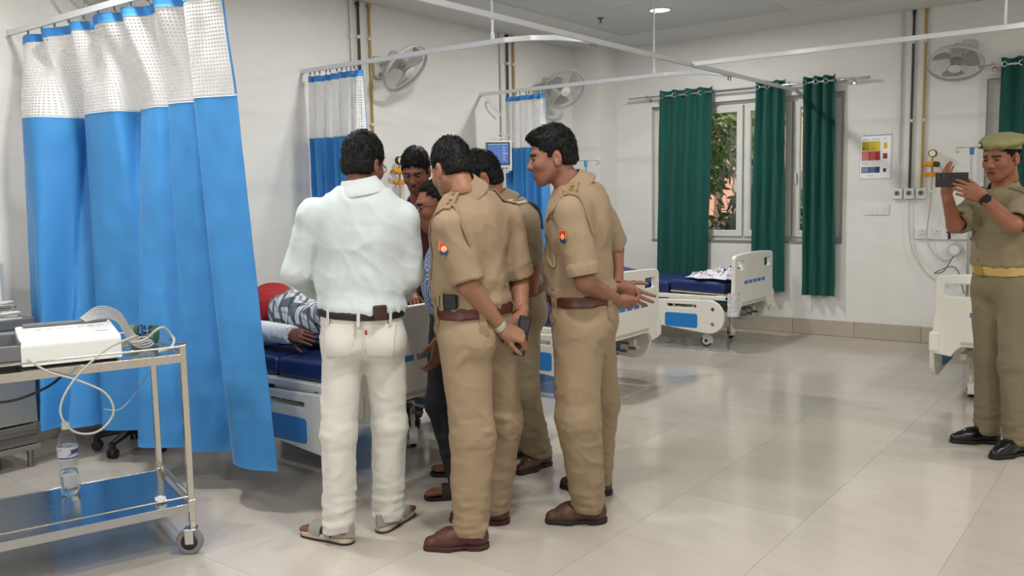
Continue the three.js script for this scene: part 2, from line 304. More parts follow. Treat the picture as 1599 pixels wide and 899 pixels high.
function cubicle(label, top, mid, hem, yTop, yMid, yHem, hooks, z0, hemLift = () => 0) {
  const t = thing('cubicle_curtain', label, 'curtain');
  const row = (v) => (u) => { const q = v < 0 ? 0 : v; };
  const P = (u, v) => {   // v 0 top .. 1 hem
    const y = lerp(yTop, yHem, v), vm = (yTop - yMid) / (yTop - yHem);
    const a = poly(top, u), b = poly(mid, u), c = poly(hem, u); let x, z;
    if (v < vm) { const s = sstep(0, 1, v / vm) * 0.6 + 0.4 * v / vm; x = lerp(a[0], b[0], s); z = lerp(a[1], b[1], s); } else { const s = (v - vm) / (1 - vm); x = lerp(b[0], c[0], s); z = lerp(b[1], c[1], s); }
    const w = 0.006 * noise3(u * 9, v * 3, z0) + 0.003 * noise3(u * 24, v * 9, z0 + 4) + 0.0022 * noise3(u * 4, v * 30, z0 + 9) * sstep(0.3, 0.9, v);
    return V(x + w * 0.5, y + hemLift(u) * sstep(0.6, 1, v), z + w);
  };
  const vm = (yTop - yMid) / (yTop - yHem), vb = 0.035 / (yTop - yHem), n = top.length * 12;
  const net = part('net_panel', sheet((u, v) => P(u, lerp(vb, vm, v)), n, 18, 0), clothNet, t, 'white open net panel');
  part('cloth_panel', sheet((u, v) => P(u, lerp(vm, 1, v)), n, 64, 0.003), clothBlue, t, 'blue cloth panel');
  part('top_band', sheet((u, v) => P(u, lerp(-0.004, vb, v)), n, 3, 0.005), clothBand, t, 'blue heading band');
  part('seam', sheet((u, v) => P(u, vm - 0.003 + v * 0.004), n, 1, 0.006), stitch, t, 'pale stitched seam');
  part('side_binding', [sheet((u, v) => P(0.994 + u * 0.006, v * vm), 2, 18, 0.006)], clothBand, t, 'blue edge binding');
  for (let k = 0; k < hooks; k++) { const p = P((k + 0.5) / hooks, 0.002); part('hook', [bar([p.x, p.y - 0.01, p.z], [p.x, RY - 0.016, lerp(p.z, z0, 0.8)], 0.0028, 0.0028, 6), cbox(p.x, RY - 0.0105, lerp(p.z, z0, 0.95), 0.012, 0.018, 0.01, 0.003)], M.greyPlastic, t); }
  return t;
}
{
  const dz = 0.03;
  const mid = [[-5.30, -2.41], [-5.18, -2.40], [-5.06, -2.43], [-5.01, -2.52], [-5.04, -2.585], [-4.91, -2.60], [-4.83, -2.53], [-4.66, -2.515], [-4.49, -2.525], [-4.46, -2.585], [-4.33, -2.555], [-4.17, -2.55], [-4.10, -2.59], [-4.02, -2.535], [-3.87, -2.545], [-3.82, -2.585], [-3.73, -2.50], [-3.60, -2.515], [-3.48, -2.53]].map(([x, z]) => [x, z + dz]);
  const hem = [[-5.28, -2.32], [-5.16, -2.32], [-5.02, -2.27], [-5.03, -2.37], [-4.93, -2.36], [-4.86, -2.52], [-4.77, -2.45], [-4.66, -2.47], [-4.53, -2.54], [-4.40, -2.50], [-4.26, -2.40], [-4.14, -2.44], [-4.03, -2.50], [-3.95, -2.47], [-3.84, -2.52], [-3.75, -2.56], [-3.59, -2.48], [-3.45, -2.47], [-3.30, -2.51]].map(([x, z]) => [x, z + dz * 0.5]);
  const top = mid.map(([x, z], i) => [lerp(-5.39, -3.50, i / (mid.length - 1)), -2.43 + 0.04 * Math.sin(i * 2.4) + 0.014 * Math.sin(i * 5.1)]);
  for (const [l, k] of [[mid, 1.9], [hem, 1.5]]) { const c = l.map((p) => p[1]); l.forEach((p, i) => { let m = 0, n = 0; for (let q = Math.max(0, i - 3); q <= Math.min(l.length - 1, i + 3); q++) { m += c[q]; n++; } p[1] = m / n + (c[i] - m / n) * k; }); }
  cubicle('large blue hospital curtain with white net top, hanging behind the steel trolley', top, mid, hem, 2.425, 1.95, 0.2, 12, -2.43);
  const pleat = (x0, x1, z, n, amp, ph, wob) => Array.from({ length: n }, (_, i) => [lerp(x0, x1, i / (n - 1)) + wob * Math.sin(i * 1.7 + ph), z + amp * (i & 1 ? 1 : -1) * (0.7 + 0.3 * Math.sin(i * 2.3 + ph))]);
  cubicle('blue curtain with white net top bunched against the wall behind the man in white', pleat(-5.52, -4.90, -4.63, 15, 0.03, 0, 0.012), pleat(-5.54, -4.90, -4.63, 15, 0.042, 1, 0.014), pleat(-5.52, -4.86, -4.62, 15, 0.06, 2, 0.02), 2.415, 1.945, 0.2, 10, -4.63);
  cubicle('narrow blue curtain with white net top hanging beside the patient monitor', pleat(-5.27, -4.80, -6.87, 13, 0.03, 4, 0.01), pleat(-5.28, -4.80, -6.87, 13, 0.04, 5, 0.012), pleat(-5.30, -4.76, -6.86, 13, 0.06, 6, 0.02), 2.415, 1.93, 0.2, 9, -6.87);
}
// ------------------------------------------------------------------ green window curtains on rods
{
  const green = new THREE.MeshPhysicalMaterial({ color: 0x00544b, roughness: 0.85, bumpMap: weaveBump, bumpScale: 0.0005, transmission: 0.14, thickness: 0 });
  const zr = Z0 + 0.085, yr = 2.53;
  const rod = (label, a, b, br) => {
    const t = thing('curtain_rod', label, 'curtain rod');
    part('rod', bar([a, yr, zr], [b, yr, zr], 0.0125), M.chrome, t);
    for (const [x, s] of [[a, -1], [b, 1]]) { const f = part('finial', bar([x, yr, zr], [x + s * 0.03, yr, zr], 0.016, 0.016), M.chrome, t); }
    for (const x of br) part('bracket', [bar([x, yr - 0.02, Z0], [x, yr - 0.02, zr], 0.007), cbox(x, yr - 0.02, Z0 + 0.005, 0.03, 0.05, 0.01, 0.003), bar([x, yr - 0.028, zr], [x, yr + 0.022, zr], 0.008), bar([x - 0.012, yr + 0.02, zr], [x + 0.012, yr + 0.02, zr], 0.007)], M.chrome, t);
  };
  rod('steel curtain rod over the wide window with three green curtains', -4.98, -2.42, [-4.78, -2.56]);
  rod('steel curtain rod over the window behind the officer with the phone', -1.44, 0.9, [-1.36, 0.7]);
  const curtain = (label, xa, xb, ya, yb, n, hxa, hxb, ph) => {
    const t = thing('window_curtain', label, 'curtain');
    const P = (u, v) => { const x = lerp(lerp(xa, xb, u), lerp(hxa, hxb, u), v) + 0.006 * noise3(u * 5, v * 2, ph), a = lerp(0.038, 0.034, v) * (0.85 + 0.25 * noise3(u * 3, v * 1.2, ph + 3)); return V(x, lerp(ya, yb, v) + 0.006 * Math.cos(u * n * Math.PI * 2) * (1 - v), zr + a * Math.sin(u * n * Math.PI * 2 + ph + 0.5 * v * noise3(u * 2, v, ph)) + 0.004 * noise3(u * 16, v * 5, ph)); };
    part('cloth', sheet(P, n * 20, 40, 0.003), green, t);
    for (let k = 0; k < n * 2; k++) { const u = (k + 0.5 - ph / Math.PI) / (n * 2), p = P(u, 0.02); if (u < 0 || u > 1) continue; const g = new THREE.TorusGeometry(0.022, 0.005, 8, 18); g.rotateY(Math.PI / 2 + (k & 1 ? 0.9 : -0.9)); g.translate(p.x, yr, p.z); part('eyelet', g, M.chrome, t); }
  };
  curtain('wide dark green curtain over the left end of the window', -4.61, -3.99, 2.585, 0.36, 4, -4.66, -4.05, 0.6);
  curtain('dark green curtain in the middle of the window, beside the bare pane', -3.52, -3.21, 2.585, 0.43, 3, -3.56, -3.20, 0.2);
  curtain('dark green curtain at the right end of the wide window', -3.02, -2.71, 2.585, 0.41, 3, -3.01, -2.68, 0.9);
  curtain('dark green curtain behind the head of the officer taking a picture', -1.29, -0.75, 2.585, 0.40, 4, -1.28, -0.72, 0.4);
}
// ------------------------------------------------------------------ wall fans
{
  const fanM = std(0xb9b8b0, 0.45), fanD = std(0x8f8e87, 0.5), blade = std(0xaaa9a3, 0.35, 0, { transmission: 0.15, thickness: 0 }), wire = std(0xc0bfb8, 0.4, 0.4);
  const fan = (label, base, wallN, head, face) => {   // base on the wall, head = centre of the cage, face = direction it blows
    const t = thing('wall_fan', label, 'fan', base);
    const n = V(...wallN), h = V(...head).sub(V(...base)), f = V(...face).normalize();
    const qz = new THREE.Quaternion().setFromUnitVectors(V(0, 0, 1), n);
    const plate = extrude(rrect(-0.06, -0.1, 0.06, 0.08, 0.03), 0.03, 0.006); plate.applyQuaternion(qz); part('wall_plate', plate, fanM, t);
    const knob = part('speed_knob', (() => { const g = lathe([[0, 0.0], [0.02, 0], [0.018, 0.014], [0, 0.016]], 16); g.rotateX(Math.PI / 2); g.translate(0, -0.07, 0.034); g.applyQuaternion(qz); return g; })(), fanD, t);
    const back = h.clone().addScaledVector(f, -0.13);
    const el = n.clone().multiplyScalar(0.06).add(V(0, 0.02, 0));
    part('arm', tube([[0, 0, 0], el.toArray(), back.clone().lerp(el, 0.3).add(V(0, -0.015, 0)).toArray(), back.toArray()], 0.017, 10, 18), fanM, t);
    const q = new THREE.Quaternion().setFromUnitVectors(V(0, 0, 1), f);
    const put = (g) => { g.applyQuaternion(q); g.translate(h.x, h.y, h.z); return g; };
    const motor = lathe([[0, -0.2], [0.035, -0.197], [0.055, -0.17], [0.062, -0.1], [0.058, -0.06], [0.03, -0.05], [0, -0.05]], 22); motor.rotateX(Math.PI / 2); part('motor_housing', put(motor), fanM, t);
    const R = 0.225, prof = [[R, -0.015], [R + 0.008, -0.012], [R + 0.008, 0.012], [R, 0.015], [R - 0.004, 0], [R, -0.015]];
    const rim = lathe(prof, 44); rim.rotateX(Math.PI / 2); const cage = part('cage_rim', put(rim), fanM, t);
    const wires = (s, depth) => {
      const out = [];
      for (let k = 0; k < 60; k++) { const a = k / 60 * 6.2832, a2 = a + 0.35 * s; const P = (r, zz, w) => { const al = lerp(a2, a, (r - 0.05) / (R - 0.05)); return [Math.cos(al) * r, Math.sin(al) * r, zz]; };
        out.push(tube([P(0.05, depth), P(0.1, depth), P(0.16, depth * 0.93), P(0.205, depth * 0.62), P(R + 0.002, 0)], 0.0011, 4, 10)); }
      for (const r of [0.1, 0.16]) { const g = new THREE.TorusGeometry(r, 0.0012, 4, 40); g.translate(0, 0, depth * (r < 0.12 ? 1 : 0.93)); out.push(g); }
      return put(merge(out));
    };
    part('front_grille', wires(1, 0.055), wire, t); part('rear_grille', wires(-1, -0.075), wire, t);
    const bd = lathe([[0, 0.062], [0.052, 0.058], [0.056, 0.05], [0, 0.048]], 26); bd.rotateX(Math.PI / 2); part('badge', put(bd), std(0xd9d8d4, 0.35), t, 'pale round centre plate');
    const hub = lathe([[0, 0.02], [0.035, 0.012], [0.04, -0.04], [0, -0.045]], 20); hub.rotateX(Math.PI / 2); const hb = part('hub', put(hub), fanD, t);
    for (let k = 0; k < 3; k++) {
      const g = new THREE.PlaneGeometry(1, 1, 8, 8), p = g.attributes.position;
      for (let i = 0; i < p.count; i++) { const u = p.getX(i) + 0.5, v = p.getY(i); const r = lerp(0.03, 0.19, u), wdt = lerp(0.5, 1.0, Math.sin(Math.min(1, u * 1.1) * 1.9)) , al = v * wdt * 1.1 + k * 2.0944 + 0.3 * u; p.setXYZ(i, Math.cos(al) * r, Math.sin(al) * r, -0.012 - v * 0.05 * (1 - 0.3 * u)); }
      g.computeVertexNormals(); const g2 = g.clone(); part('blade', put(g), new THREE.MeshPhysicalMaterial({ color: 0x9b9a94, roughness: 0.4, side: THREE.DoubleSide }), t);
    }
    return t;
  };
  fan('grey caged wall fan tilted steeply down, between the first two blue curtains', [X0, 2.60, -5.46], [1, 0, 0], [-5.24, 2.551, -5.457], [0.727, -0.657, -0.129]);
  fan('grey caged wall fan in the corner above the narrow blue curtain', [X0, 2.66, -8.0], [1, 0, 0], [-5.26, 2.587, -7.881], [0.703, -0.58, 0.416]);
  fan('wall fan high above the large blue curtain, only its lower rim in view', [X0, 2.86, -2.84], [1, 0, 0], [-5.25, 2.835, -2.84], [0.85, -0.35, 0.3]);
  fan('grey caged wall fan beside the pipes on the window wall', [-1.56, 2.70, Z0], [0, 0, 1], [-1.611, 2.545, -8.58], [0.043, -0.844, 0.521]);
}
// ------------------------------------------------------------------ gas pipes
{
  const pipes = (where, at, dir, wallN, y0s) => {
    const mats = [M.pipeWhite, M.pipeBlack, M.pipeYellow], nm = ['pale', 'black', 'ochre yellow'];
    at.forEach((s, i) => {
      const [x, z] = s, cx = x + wallN[0] * 0.022, cz = z + wallN[2] * 0.022;
      const t = thing('gas_pipe', `thin ${nm[i]} gas pipe running down the wall ${where}`, 'pipe');
      part('pipe', bar([cx, y0s[i], cz], [cx, CEIL - 0.03, cz], 0.0115), mats[i], t);
      for (let y = 2.82; y > y0s[i]; y -= 0.72) part('clamp', [bar([cx, y - 0.014, cz], [cx, y + 0.014, cz], 0.0165), cbox(x + wallN[0] * 0.008, y, z + wallN[2] * 0.008, wallN[0] ? 0.016 : 0.05, 0.02, wallN[2] ? 0.016 : 0.05, 0.003)], M.pipeWhite, t);
      part('elbow', [bar([cx, CEIL - 0.05, cz], [cx, CEIL - 0.005, cz], 0.015), bar([cx, CEIL - 0.02, cz], [x, CEIL - 0.02, z], 0.014)], mats[i], t);
    });
  };
  pipes('behind the man in white', [[X0, -5.15], [X0, -5.235], [X0, -5.36]], 0, [1, 0, 0], [1.5, 1.5, 1.5]);
  pipes('behind the narrow blue curtain', [[X0, -7.18], [X0, -7.29], [X0, -7.395]], 0, [1, 0, 0], [1.5, 1.5, 1.5]);
  pipes('right of the waste poster', [[-2.135, Z0], [-2.03, Z0], [-1.925, Z0]], 0, [0, 0, 1], [1.47, 1.47, 1.47]);
}
// ------------------------------------------------------------------ oxygen flowmeters, outlets, panels
{
  const glassM = new THREE.MeshPhysicalMaterial({ color: 0xf2f6f6, transmission: 0.85, roughness: 0.08, thickness: 0, ior: 1.4 });
  const yel = std(0xd68f12, 0.4), dark = std(0x3a2f1c, 0.5), dial = std(0xe9e2b8, 0.5);
  const regulator = (label, pos, n) => {   // n = wall normal
    const t = thing('oxygen_flowmeter', label, 'flowmeter', pos, n[0] ? Math.PI / 2 : 0);   // local +z is away from the wall
    part('wall_adapter', bar([0, 0, 0], [0, 0, 0.07], 0.018), M.steelDark, t);
    part('valve_body', [cbox(0, 0, 0.095, 0.075, 0.05, 0.05, 0.012), bar([-0.075, 0, 0.095], [0.06, 0, 0.095], 0.02)], yel, t, 'yellow valve body');
    part('control_knob', bar([0.03, -0.004, 0.11], [0.055, -0.01, 0.15], 0.026, 0.023, 16), dark, t);
    part('stem', bar([0, 0.02, 0.095], [0, 0.06, 0.095], 0.01), M.brass, t);
    const g = bar([0, 0.095, 0.08], [0, 0.095, 0.115], 0.036, 0.036, 22); const ga = part('gauge', g, dark, t, 'dark round pressure gauge'); part('dial', bar([0, 0.095, 0.112], [0, 0.095, 0.117], 0.028, 0.028, 22), dial, ga);
    part('lower_collar', [bar([0, -0.115, 0.1], [0, -0.075, 0.1], 0.042), bar([-0.075, -0.095, 0.1], [0.075, -0.095, 0.1], 0.017)], yel, t, 'yellow collar');
    part('neck', bar([0, -0.08, 0.1], [0, -0.02, 0.1], 0.01), M.steelDark, t);
    const b = lathe([[0, -0.27], [0.038, -0.268], [0.042, -0.26], [0.042, -0.13], [0.036, -0.115], [0, -0.115]], 20); b.translate(0, 0, 0.1); part('humidifier_bottle', b, glassM, t);
    part('float_tube', bar([0.0, -0.24, 0.1], [0, -0.12, 0.1], 0.008), yel, t);
  };
  regulator('yellow oxygen flowmeter on the wall behind the man in white', [X0, 1.70, -5.59], [1, 0, 0]);
  regulator('yellow oxygen flowmeter beside the raised hand of the officer with the phone', [-1.82, 1.69, Z0], [0, 0, 1]);
  const outX = [[-2.135, 'nearest the waste poster'], [-2.03, 'in the middle of the row of three'], [-1.925, 'nearest the officer with the phone']];
  for (const [x, w] of outX) {
    const t = thing('gas_outlet', 'small white gas outlet box on the wall, ' + w, 'outlet', [x, 1.42, Z0]);
    part('box', cbox(0, 0, 0.02, 0.088, 0.1, 0.04, 0.006), M.whitePlastic, t);
    part('socket', bar([0, 0.005, 0.04], [0, 0.005, 0.052], 0.024, 0.022, 18), M.greyPlastic, t); part('plug_hole', bar([0, 0.005, 0.05], [0, 0.005, 0.054], 0.009, 0.009, 12), M.black, t);
  }
  const sw = thing('switch_plate', 'wide white switch plate below the waste poster', 'switch', [-2.325, 1.27, Z0]);
  part('plate', cbox(0, 0, 0.006, 0.23, 0.1, 0.012, 0.004), M.whitePlastic, sw); for (let k = 0; k < 5; k++) part('rocker', cbox(-0.08 + k * 0.04, 0, 0.013, 0.024, 0.05, 0.006, 0.002), M.whitePlastic, sw);
  const sb = thing('socket_panel', 'long white electrical socket panel low on the wall behind the officer', 'socket panel', [-1.68, 1.045, Z0]);
  part('panel', cbox(0, 0, 0.012, 0.58, 0.11, 0.024, 0.005), M.whitePlastic, sb);
  for (const x of [-0.22, -0.1, 0.05, 0.18]) { const f = part('socket_face', cbox(x, 0, 0.026, 0.08, 0.08, 0.006, 0.003), std(0xd6d5cf, 0.4), sb); for (const [a, b] of [[0, 0.018], [-0.014, -0.01], [0.014, -0.01]]) part('pin_hole', bar([x + a, b, 0.0285], [x + a, b, 0.0298], 0.005, 0.005, 10), M.black, f); }
  const arS = new THREE.Shape([[0, 0.05], [0.03, 0.012], [0.012, 0.012], [0.012, -0.045], [-0.012, -0.045], [-0.012, 0.012], [-0.03, 0.012]].map((p) => new THREE.Vector2(...p)));
  const arrow = extrude(arS, 0.0015); arrow.translate(-1.67, 1.04, Z0 + 0.0305); tag(part('arrow_sticker', arrow, M.black), 'small black upward arrow sticker on the white socket panel', 'sticker');
  const vg = thing('suction_gauge', 'round grey suction gauge hanging on the wall beside the socket panel', 'gauge', [-1.62, 0.90, Z0]);
  part('wall_mount', cbox(0, 0, 0.02, 0.05, 0.06, 0.04, 0.006), M.greyPlastic, vg); const vb = part('gauge_body', bar([0, 0, 0.03], [0, 0, 0.075], 0.06, 0.056, 26), std(0xb7b8b4, 0.4), vg); part('dial', bar([0, 0, 0.07], [0, 0, 0.0765], 0.042, 0.042, 24), std(0xdcdcd6, 0.4), vb);
  const tubeM = std(0xbdbcb4, 0.5);
  tag(part('oxygen_hose', tube([[-1.82, 1.42, Z0 + 0.1], [-1.84, 1.25, Z0 + 0.06], [-1.86, 1.0, Z0 + 0.05], [-1.78, 0.84, Z0 + 0.05], [-1.68, 0.80, Z0 + 0.06], [-1.62, 0.83, Z0 + 0.06]], 0.006, 8, 50), tubeM), 'pale hose looping down the wall from the flowmeter to the gauge', 'hose');
  tag(part('oxygen_hose', tube([[-2.03, 1.37, Z0 + 0.03], [-2.02, 1.1, Z0 + 0.03], [-1.98, 0.86, Z0 + 0.03], [-1.85, 0.66, Z0 + 0.03], [-1.72, 0.60, Z0 + 0.04], [-1.66, 0.55, Z0 + 0.05]], 0.005, 8, 50), tubeM), 'pale hose hanging in a long curve below the middle gas outlet', 'hose');
  tag(part('suction_hose', tube([[-1.62, 0.84, Z0 + 0.09], [-1.7, 0.7, Z0 + 0.08], [-1.78, 0.68, Z0 + 0.08], [-1.6, 0.74, Z0 + 0.1], [-1.52, 0.5, Z0 + 0.09]], 0.005, 8, 40), std(0x6b6a66, 0.5)), 'thin grey hose with curled end under the suction gauge', 'hose');
  tag(part('power_cable', tube([[-1.50, 1.02, Z0 + 0.04], [-1.44, 0.9, Z0 + 0.06], [-1.43, 0.7, Z0 + 0.06], [-1.47, 0.5, Z0 + 0.06], [-1.45, 0.3, Z0 + 0.05]], 0.006, 8, 40), std(0x3f4a52, 0.5)), 'dark power cable hanging from the socket panel behind the officer', 'cable');
  // poster
  const tex = canvasTex(384, 576, (g, w, h) => {
    g.fillStyle = '#eef0f1'; g.fillRect(0, 0, w, h); g.strokeStyle = '#8b93a8'; g.lineWidth = 5; g.strokeRect(8, 8, w - 16, h - 16);
    const r = rng(4), scrib = (x, y, n, s, c) => { g.fillStyle = c; let xx = x; for (let k = 0; k < n; k++) { const L = s * (1 + r() * 2); g.fillRect(xx, y, L, s * 0.22); for (let q = 0; q < L / (s * 0.5); q++) { g.fillRect(xx + q * s * 0.55, y, s * 0.16, s * (0.6 + r() * 0.4)); g.fillRect(xx + q * s * 0.55, y + s * (0.3 + r() * 0.4), s * 0.42, s * 0.16); } xx += L + s * 0.4; } };
    scrib(34, 26, 6, 24, '#2b3672'); scrib(40, 82, 2, 10, '#333'); scrib(150, 82, 3, 10, '#333'); scrib(290, 82, 1, 10, '#333');
    const block = (y, hh, c, light) => { g.fillStyle = c; g.fillRect(28, y, 220, hh); g.fillStyle = light; g.globalAlpha = 0.5; g.fillRect(34, y + 6, 80, hh - 12); g.globalAlpha = 1; for (let k = 0; k < hh / 18; k++) scrib(130, y + 8 + k * 17, 3, 8, light); };
    block(108, 118, '#d9c31c', '#8d7f10'); g.fillStyle = '#222'; g.beginPath(); g.arc(52, 196, 12, 0, 7); g.fill();
    block(232, 112, '#b4282c', '#f0c9c4'); block(352, 62, '#e9ebec', '#b9bdc0'); block(424, 74, '#1f2f62', '#dfe5f2');
    g.fillStyle = '#d3b21a'; g.fillRect(288, 132, 42, 72); g.fillStyle = '#8f1b20'; g.fillRect(282, 262, 52, 66); g.fillStyle = '#1b2744'; g.fillRect(288, 446, 34, 44);
    scrib(90, 530, 4, 9, '#555');
  });
  tag(part('waste_poster', box(-2.498, 1.565, Z0, -2.2, 2.012, Z0 + 0.006), [M.whitePlastic, M.whitePlastic, M.whitePlastic, M.whitePlastic, std(0xffffff, 0.35, 0, { map: tex }), M.whitePlastic]), 'framed waste sorting poster with yellow, red and blue blocks on the window wall', 'poster');
  const pg = scene.children[scene.children.length - 1].geometry, pu = pg.attributes.uv, pp = pg.attributes.position; for (let i = 0; i < pu.count; i++) pu.setXY(i, (pp.getX(i) + 2.498) / 0.298, (pp.getY(i) - 1.565) / 0.447);
  // small wall hook arm
  const hk = thing('wall_hook', 'thin white hook arm on the wall left of the narrow blue curtain', 'hook', [X0, 2.35, -7.0]);
  part('hook_plate', cbox(0.004, 0.04, 0.03, 0.008, 0.06, 0.04, 0.003), M.whitePlastic, hk); part('hook_arm', tube([[0.008, 0.05, 0.05], [0.05, 0.06, 0.055], [0.06, 0.02, 0.03], [0.07, -0.03, -0.05], [0.06, -0.07, -0.12]], 0.008, 8, 24), M.whitePlastic, hk);
  // patient monitor
  const scr = canvasTex(256, 256, (g) => {
    g.fillStyle = '#5f86d8'; g.fillRect(0, 0, 256, 256); g.fillStyle = '#8fd3e8'; g.fillRect(0, 0, 256, 16); g.strokeStyle = '#9bb6f0'; g.lineWidth = 2;
    for (let k = 0; k < 5; k++) { g.beginPath(); for (let x = 0; x < 170; x += 3) g.lineTo(x, 50 + k * 38 + (x % 42 < 6 ? -12 : x % 42 < 10 ? 6 : 0)); g.stroke(); }
    g.fillStyle = '#b6cbf7'; for (let k = 0; k < 5; k++) { g.fillRect(184, 34 + k * 40, 30, 14); g.fillRect(184, 54 + k * 40, 50, 6); }
    g.fillStyle = '#dfe9ff'; g.fillRect(184, 120, 60, 8);
  });
  const mo = thing('patient_monitor', 'white patient monitor with a lit blue screen on the wall beside the narrow curtain', 'monitor', [-5.222, 1.848, -6.68], 0.62);
  part('casing', [cbox(0, 0, 0, 0.26, 0.29, 0.1, 0.014)], M.whitePlastic, mo); part('bezel', cbox(0, 0.022, 0.05, 0.225, 0.215, 0.008, 0.003), std(0x20283a, 0.4), mo);
  const sg = new THREE.PlaneGeometry(0.2, 0.19); sg.translate(0, 0.022, 0.0545); part('screen', sg, new THREE.MeshStandardMaterial({ color: 0x111111, map: scr, emissiveMap: scr, emissive: 0xffffff, emissiveIntensity: 0.75, roughness: 0.3 }), mo);
  for (let k = 0; k < 6; k++) part('button', cbox(-0.08 + k * 0.032, -0.117, 0.052, 0.02, 0.016, 0.006, 0.002), M.greyPlastic, mo);
  part('handle', tube([[-0.07, 0.143, 0], [-0.06, 0.17, 0], [0.06, 0.17, 0], [0.07, 0.143, 0]], 0.009, 8, 24), M.whitePlastic, mo);
  part('wall_bracket', [bar([0, -0.06, -0.05], [-0.10, -0.06, -0.16], 0.016), bar([-0.10, -0.06, -0.16], [-0.275, -0.06, -0.235], 0.014), cbox(0, -0.06, -0.055, 0.1, 0.1, 0.012, 0.003)], M.greyPlastic, mo);
  part('lower_tray', cbox(0, -0.155, 0.01, 0.2, 0.012, 0.1, 0.003), M.whitePlastic, mo);
  const ml = new THREE.RectAreaLight(new THREE.Color(0.45, 0.6, 1), 0.75, 0.2, 0.19); ml.position.set(0, 0.022, 0.056); ml.rotation.y = Math.PI; mo.add(ml);
  // drip stands
  const stand = (label, x, z, h, turn, m) => {
    const t = thing('drip_stand', label, 'drip stand', [x, 0, z], turn);
    part('base', [0, 1, 2, 3, 4].map((k) => bar([0, 0.09, 0], [Math.cos(k * 1.2566) * 0.26, 0.06, Math.sin(k * 1.2566) * 0.26], 0.014, 0.01)), M.steelDark, t);
    for (let k = 0; k < 5; k++) { const a = k * 1.2566, c = part('castor', bar([Math.cos(a) * 0.26 - 0.012, 0.028, Math.sin(a) * 0.26], [Math.cos(a) * 0.26 + 0.012, 0.028, Math.sin(a) * 0.26], 0.028, 0.028, 14), M.rubber, t); }
    part('castor_stem', [0, 1, 2, 3, 4].map((k) => bar([Math.cos(k * 1.2566) * 0.26, 0.05, Math.sin(k * 1.2566) * 0.26], [Math.cos(k * 1.2566) * 0.26, 0.07, Math.sin(k * 1.2566) * 0.26], 0.006))[0], M.steelDark, t);
    part('pole', [bar([0, 0.08, 0], [0, 1.0, 0], 0.0125), bar([0, 1.0, 0], [0, h, 0], 0.009)], M.steel, t);
    part('clamp', bar([0, h - 0.06, 0], [0, h + 0.004, 0], 0.017, 0.02), m, t, 'blue cross clamp');
    for (const s of [-1, 1]) part('hook', tube([[0, h, 0], [s * 0.1, h + 0.004, 0], [s * 0.125, h - 0.006, 0], [s * 0.128, h - 0.03, 0], [s * 0.11, h - 0.036, 0], [s * 0.1, h - 0.022, 0]], 0.0055, 8, 30), M.steel, t);
  };
  stand('steel drip stand with two hooks behind the shoulder of the rightmost standing officer', -4.70, -7.42, 1.80, 0.65, std(0x4f8fc0, 0.45));
  stand('steel drip stand with blue clamp beside the raised phone', -1.45, -8.55, 1.81, 0.4, std(0x3f7ab8, 0.45));
}
// ------------------------------------------------------------------ hospital beds (local +x points to the foot end, origin on the floor under the footboard)
function castorWheel(t, x, z, r, turn) {
  const c = part('castor', (() => { const g = merge([bar([0, r * 1.9, 0], [0, r * 3.4, 0], 0.012), extrude((() => { const s = new THREE.Shape(); s.absarc(0, 0, r * 1.05, -0.4, Math.PI * 0.75); s.lineTo(-r * 0.2, 0); return s; })(), 0.046, 0.002).translate(0, r, -0.023), cbox(0, r * 1.9, 0, 0.05, 0.02, 0.05, 0.008)]); g.rotateY(turn); g.translate(x, 0, z); return g; })(), M.abs, t);
  part('tyre', (() => { const g = lathe([[r * 0.7, -0.015], [r * 0.93, -0.017], [r, -0.01], [r, 0.01], [r * 0.93, 0.017], [r * 0.7, 0.015]], 24); g.rotateX(Math.PI / 2); g.translate(0, r, 0); g.translate(0, 0, 0.0); g.rotateY(turn); g.translate(x, 0, z); return g; })(), M.rubber, c);
  part('hub', (() => { const g = merge([lathe([[0, -0.026], [r * 0.72, -0.024], [r * 0.76, -0.012], [r * 0.76, 0.012], [r * 0.72, 0.024], [0, 0.026]], 24)]); g.rotateX(Math.PI / 2); g.translate(0, r, 0); g.rotateY(turn); g.translate(x, 0, z); return g; })(), M.abs, c);
  part('axle_cap', (() => { const g = lathe([[0, -0.029], [r * 0.26, -0.028], [r * 0.28, 0], [r * 0.26, 0.028], [0, 0.029]], 16); g.rotateX(Math.PI / 2); g.translate(0, r, 0); g.rotateY(turn); g.translate(x, 0, z); return g; })(), M.black, c);
}
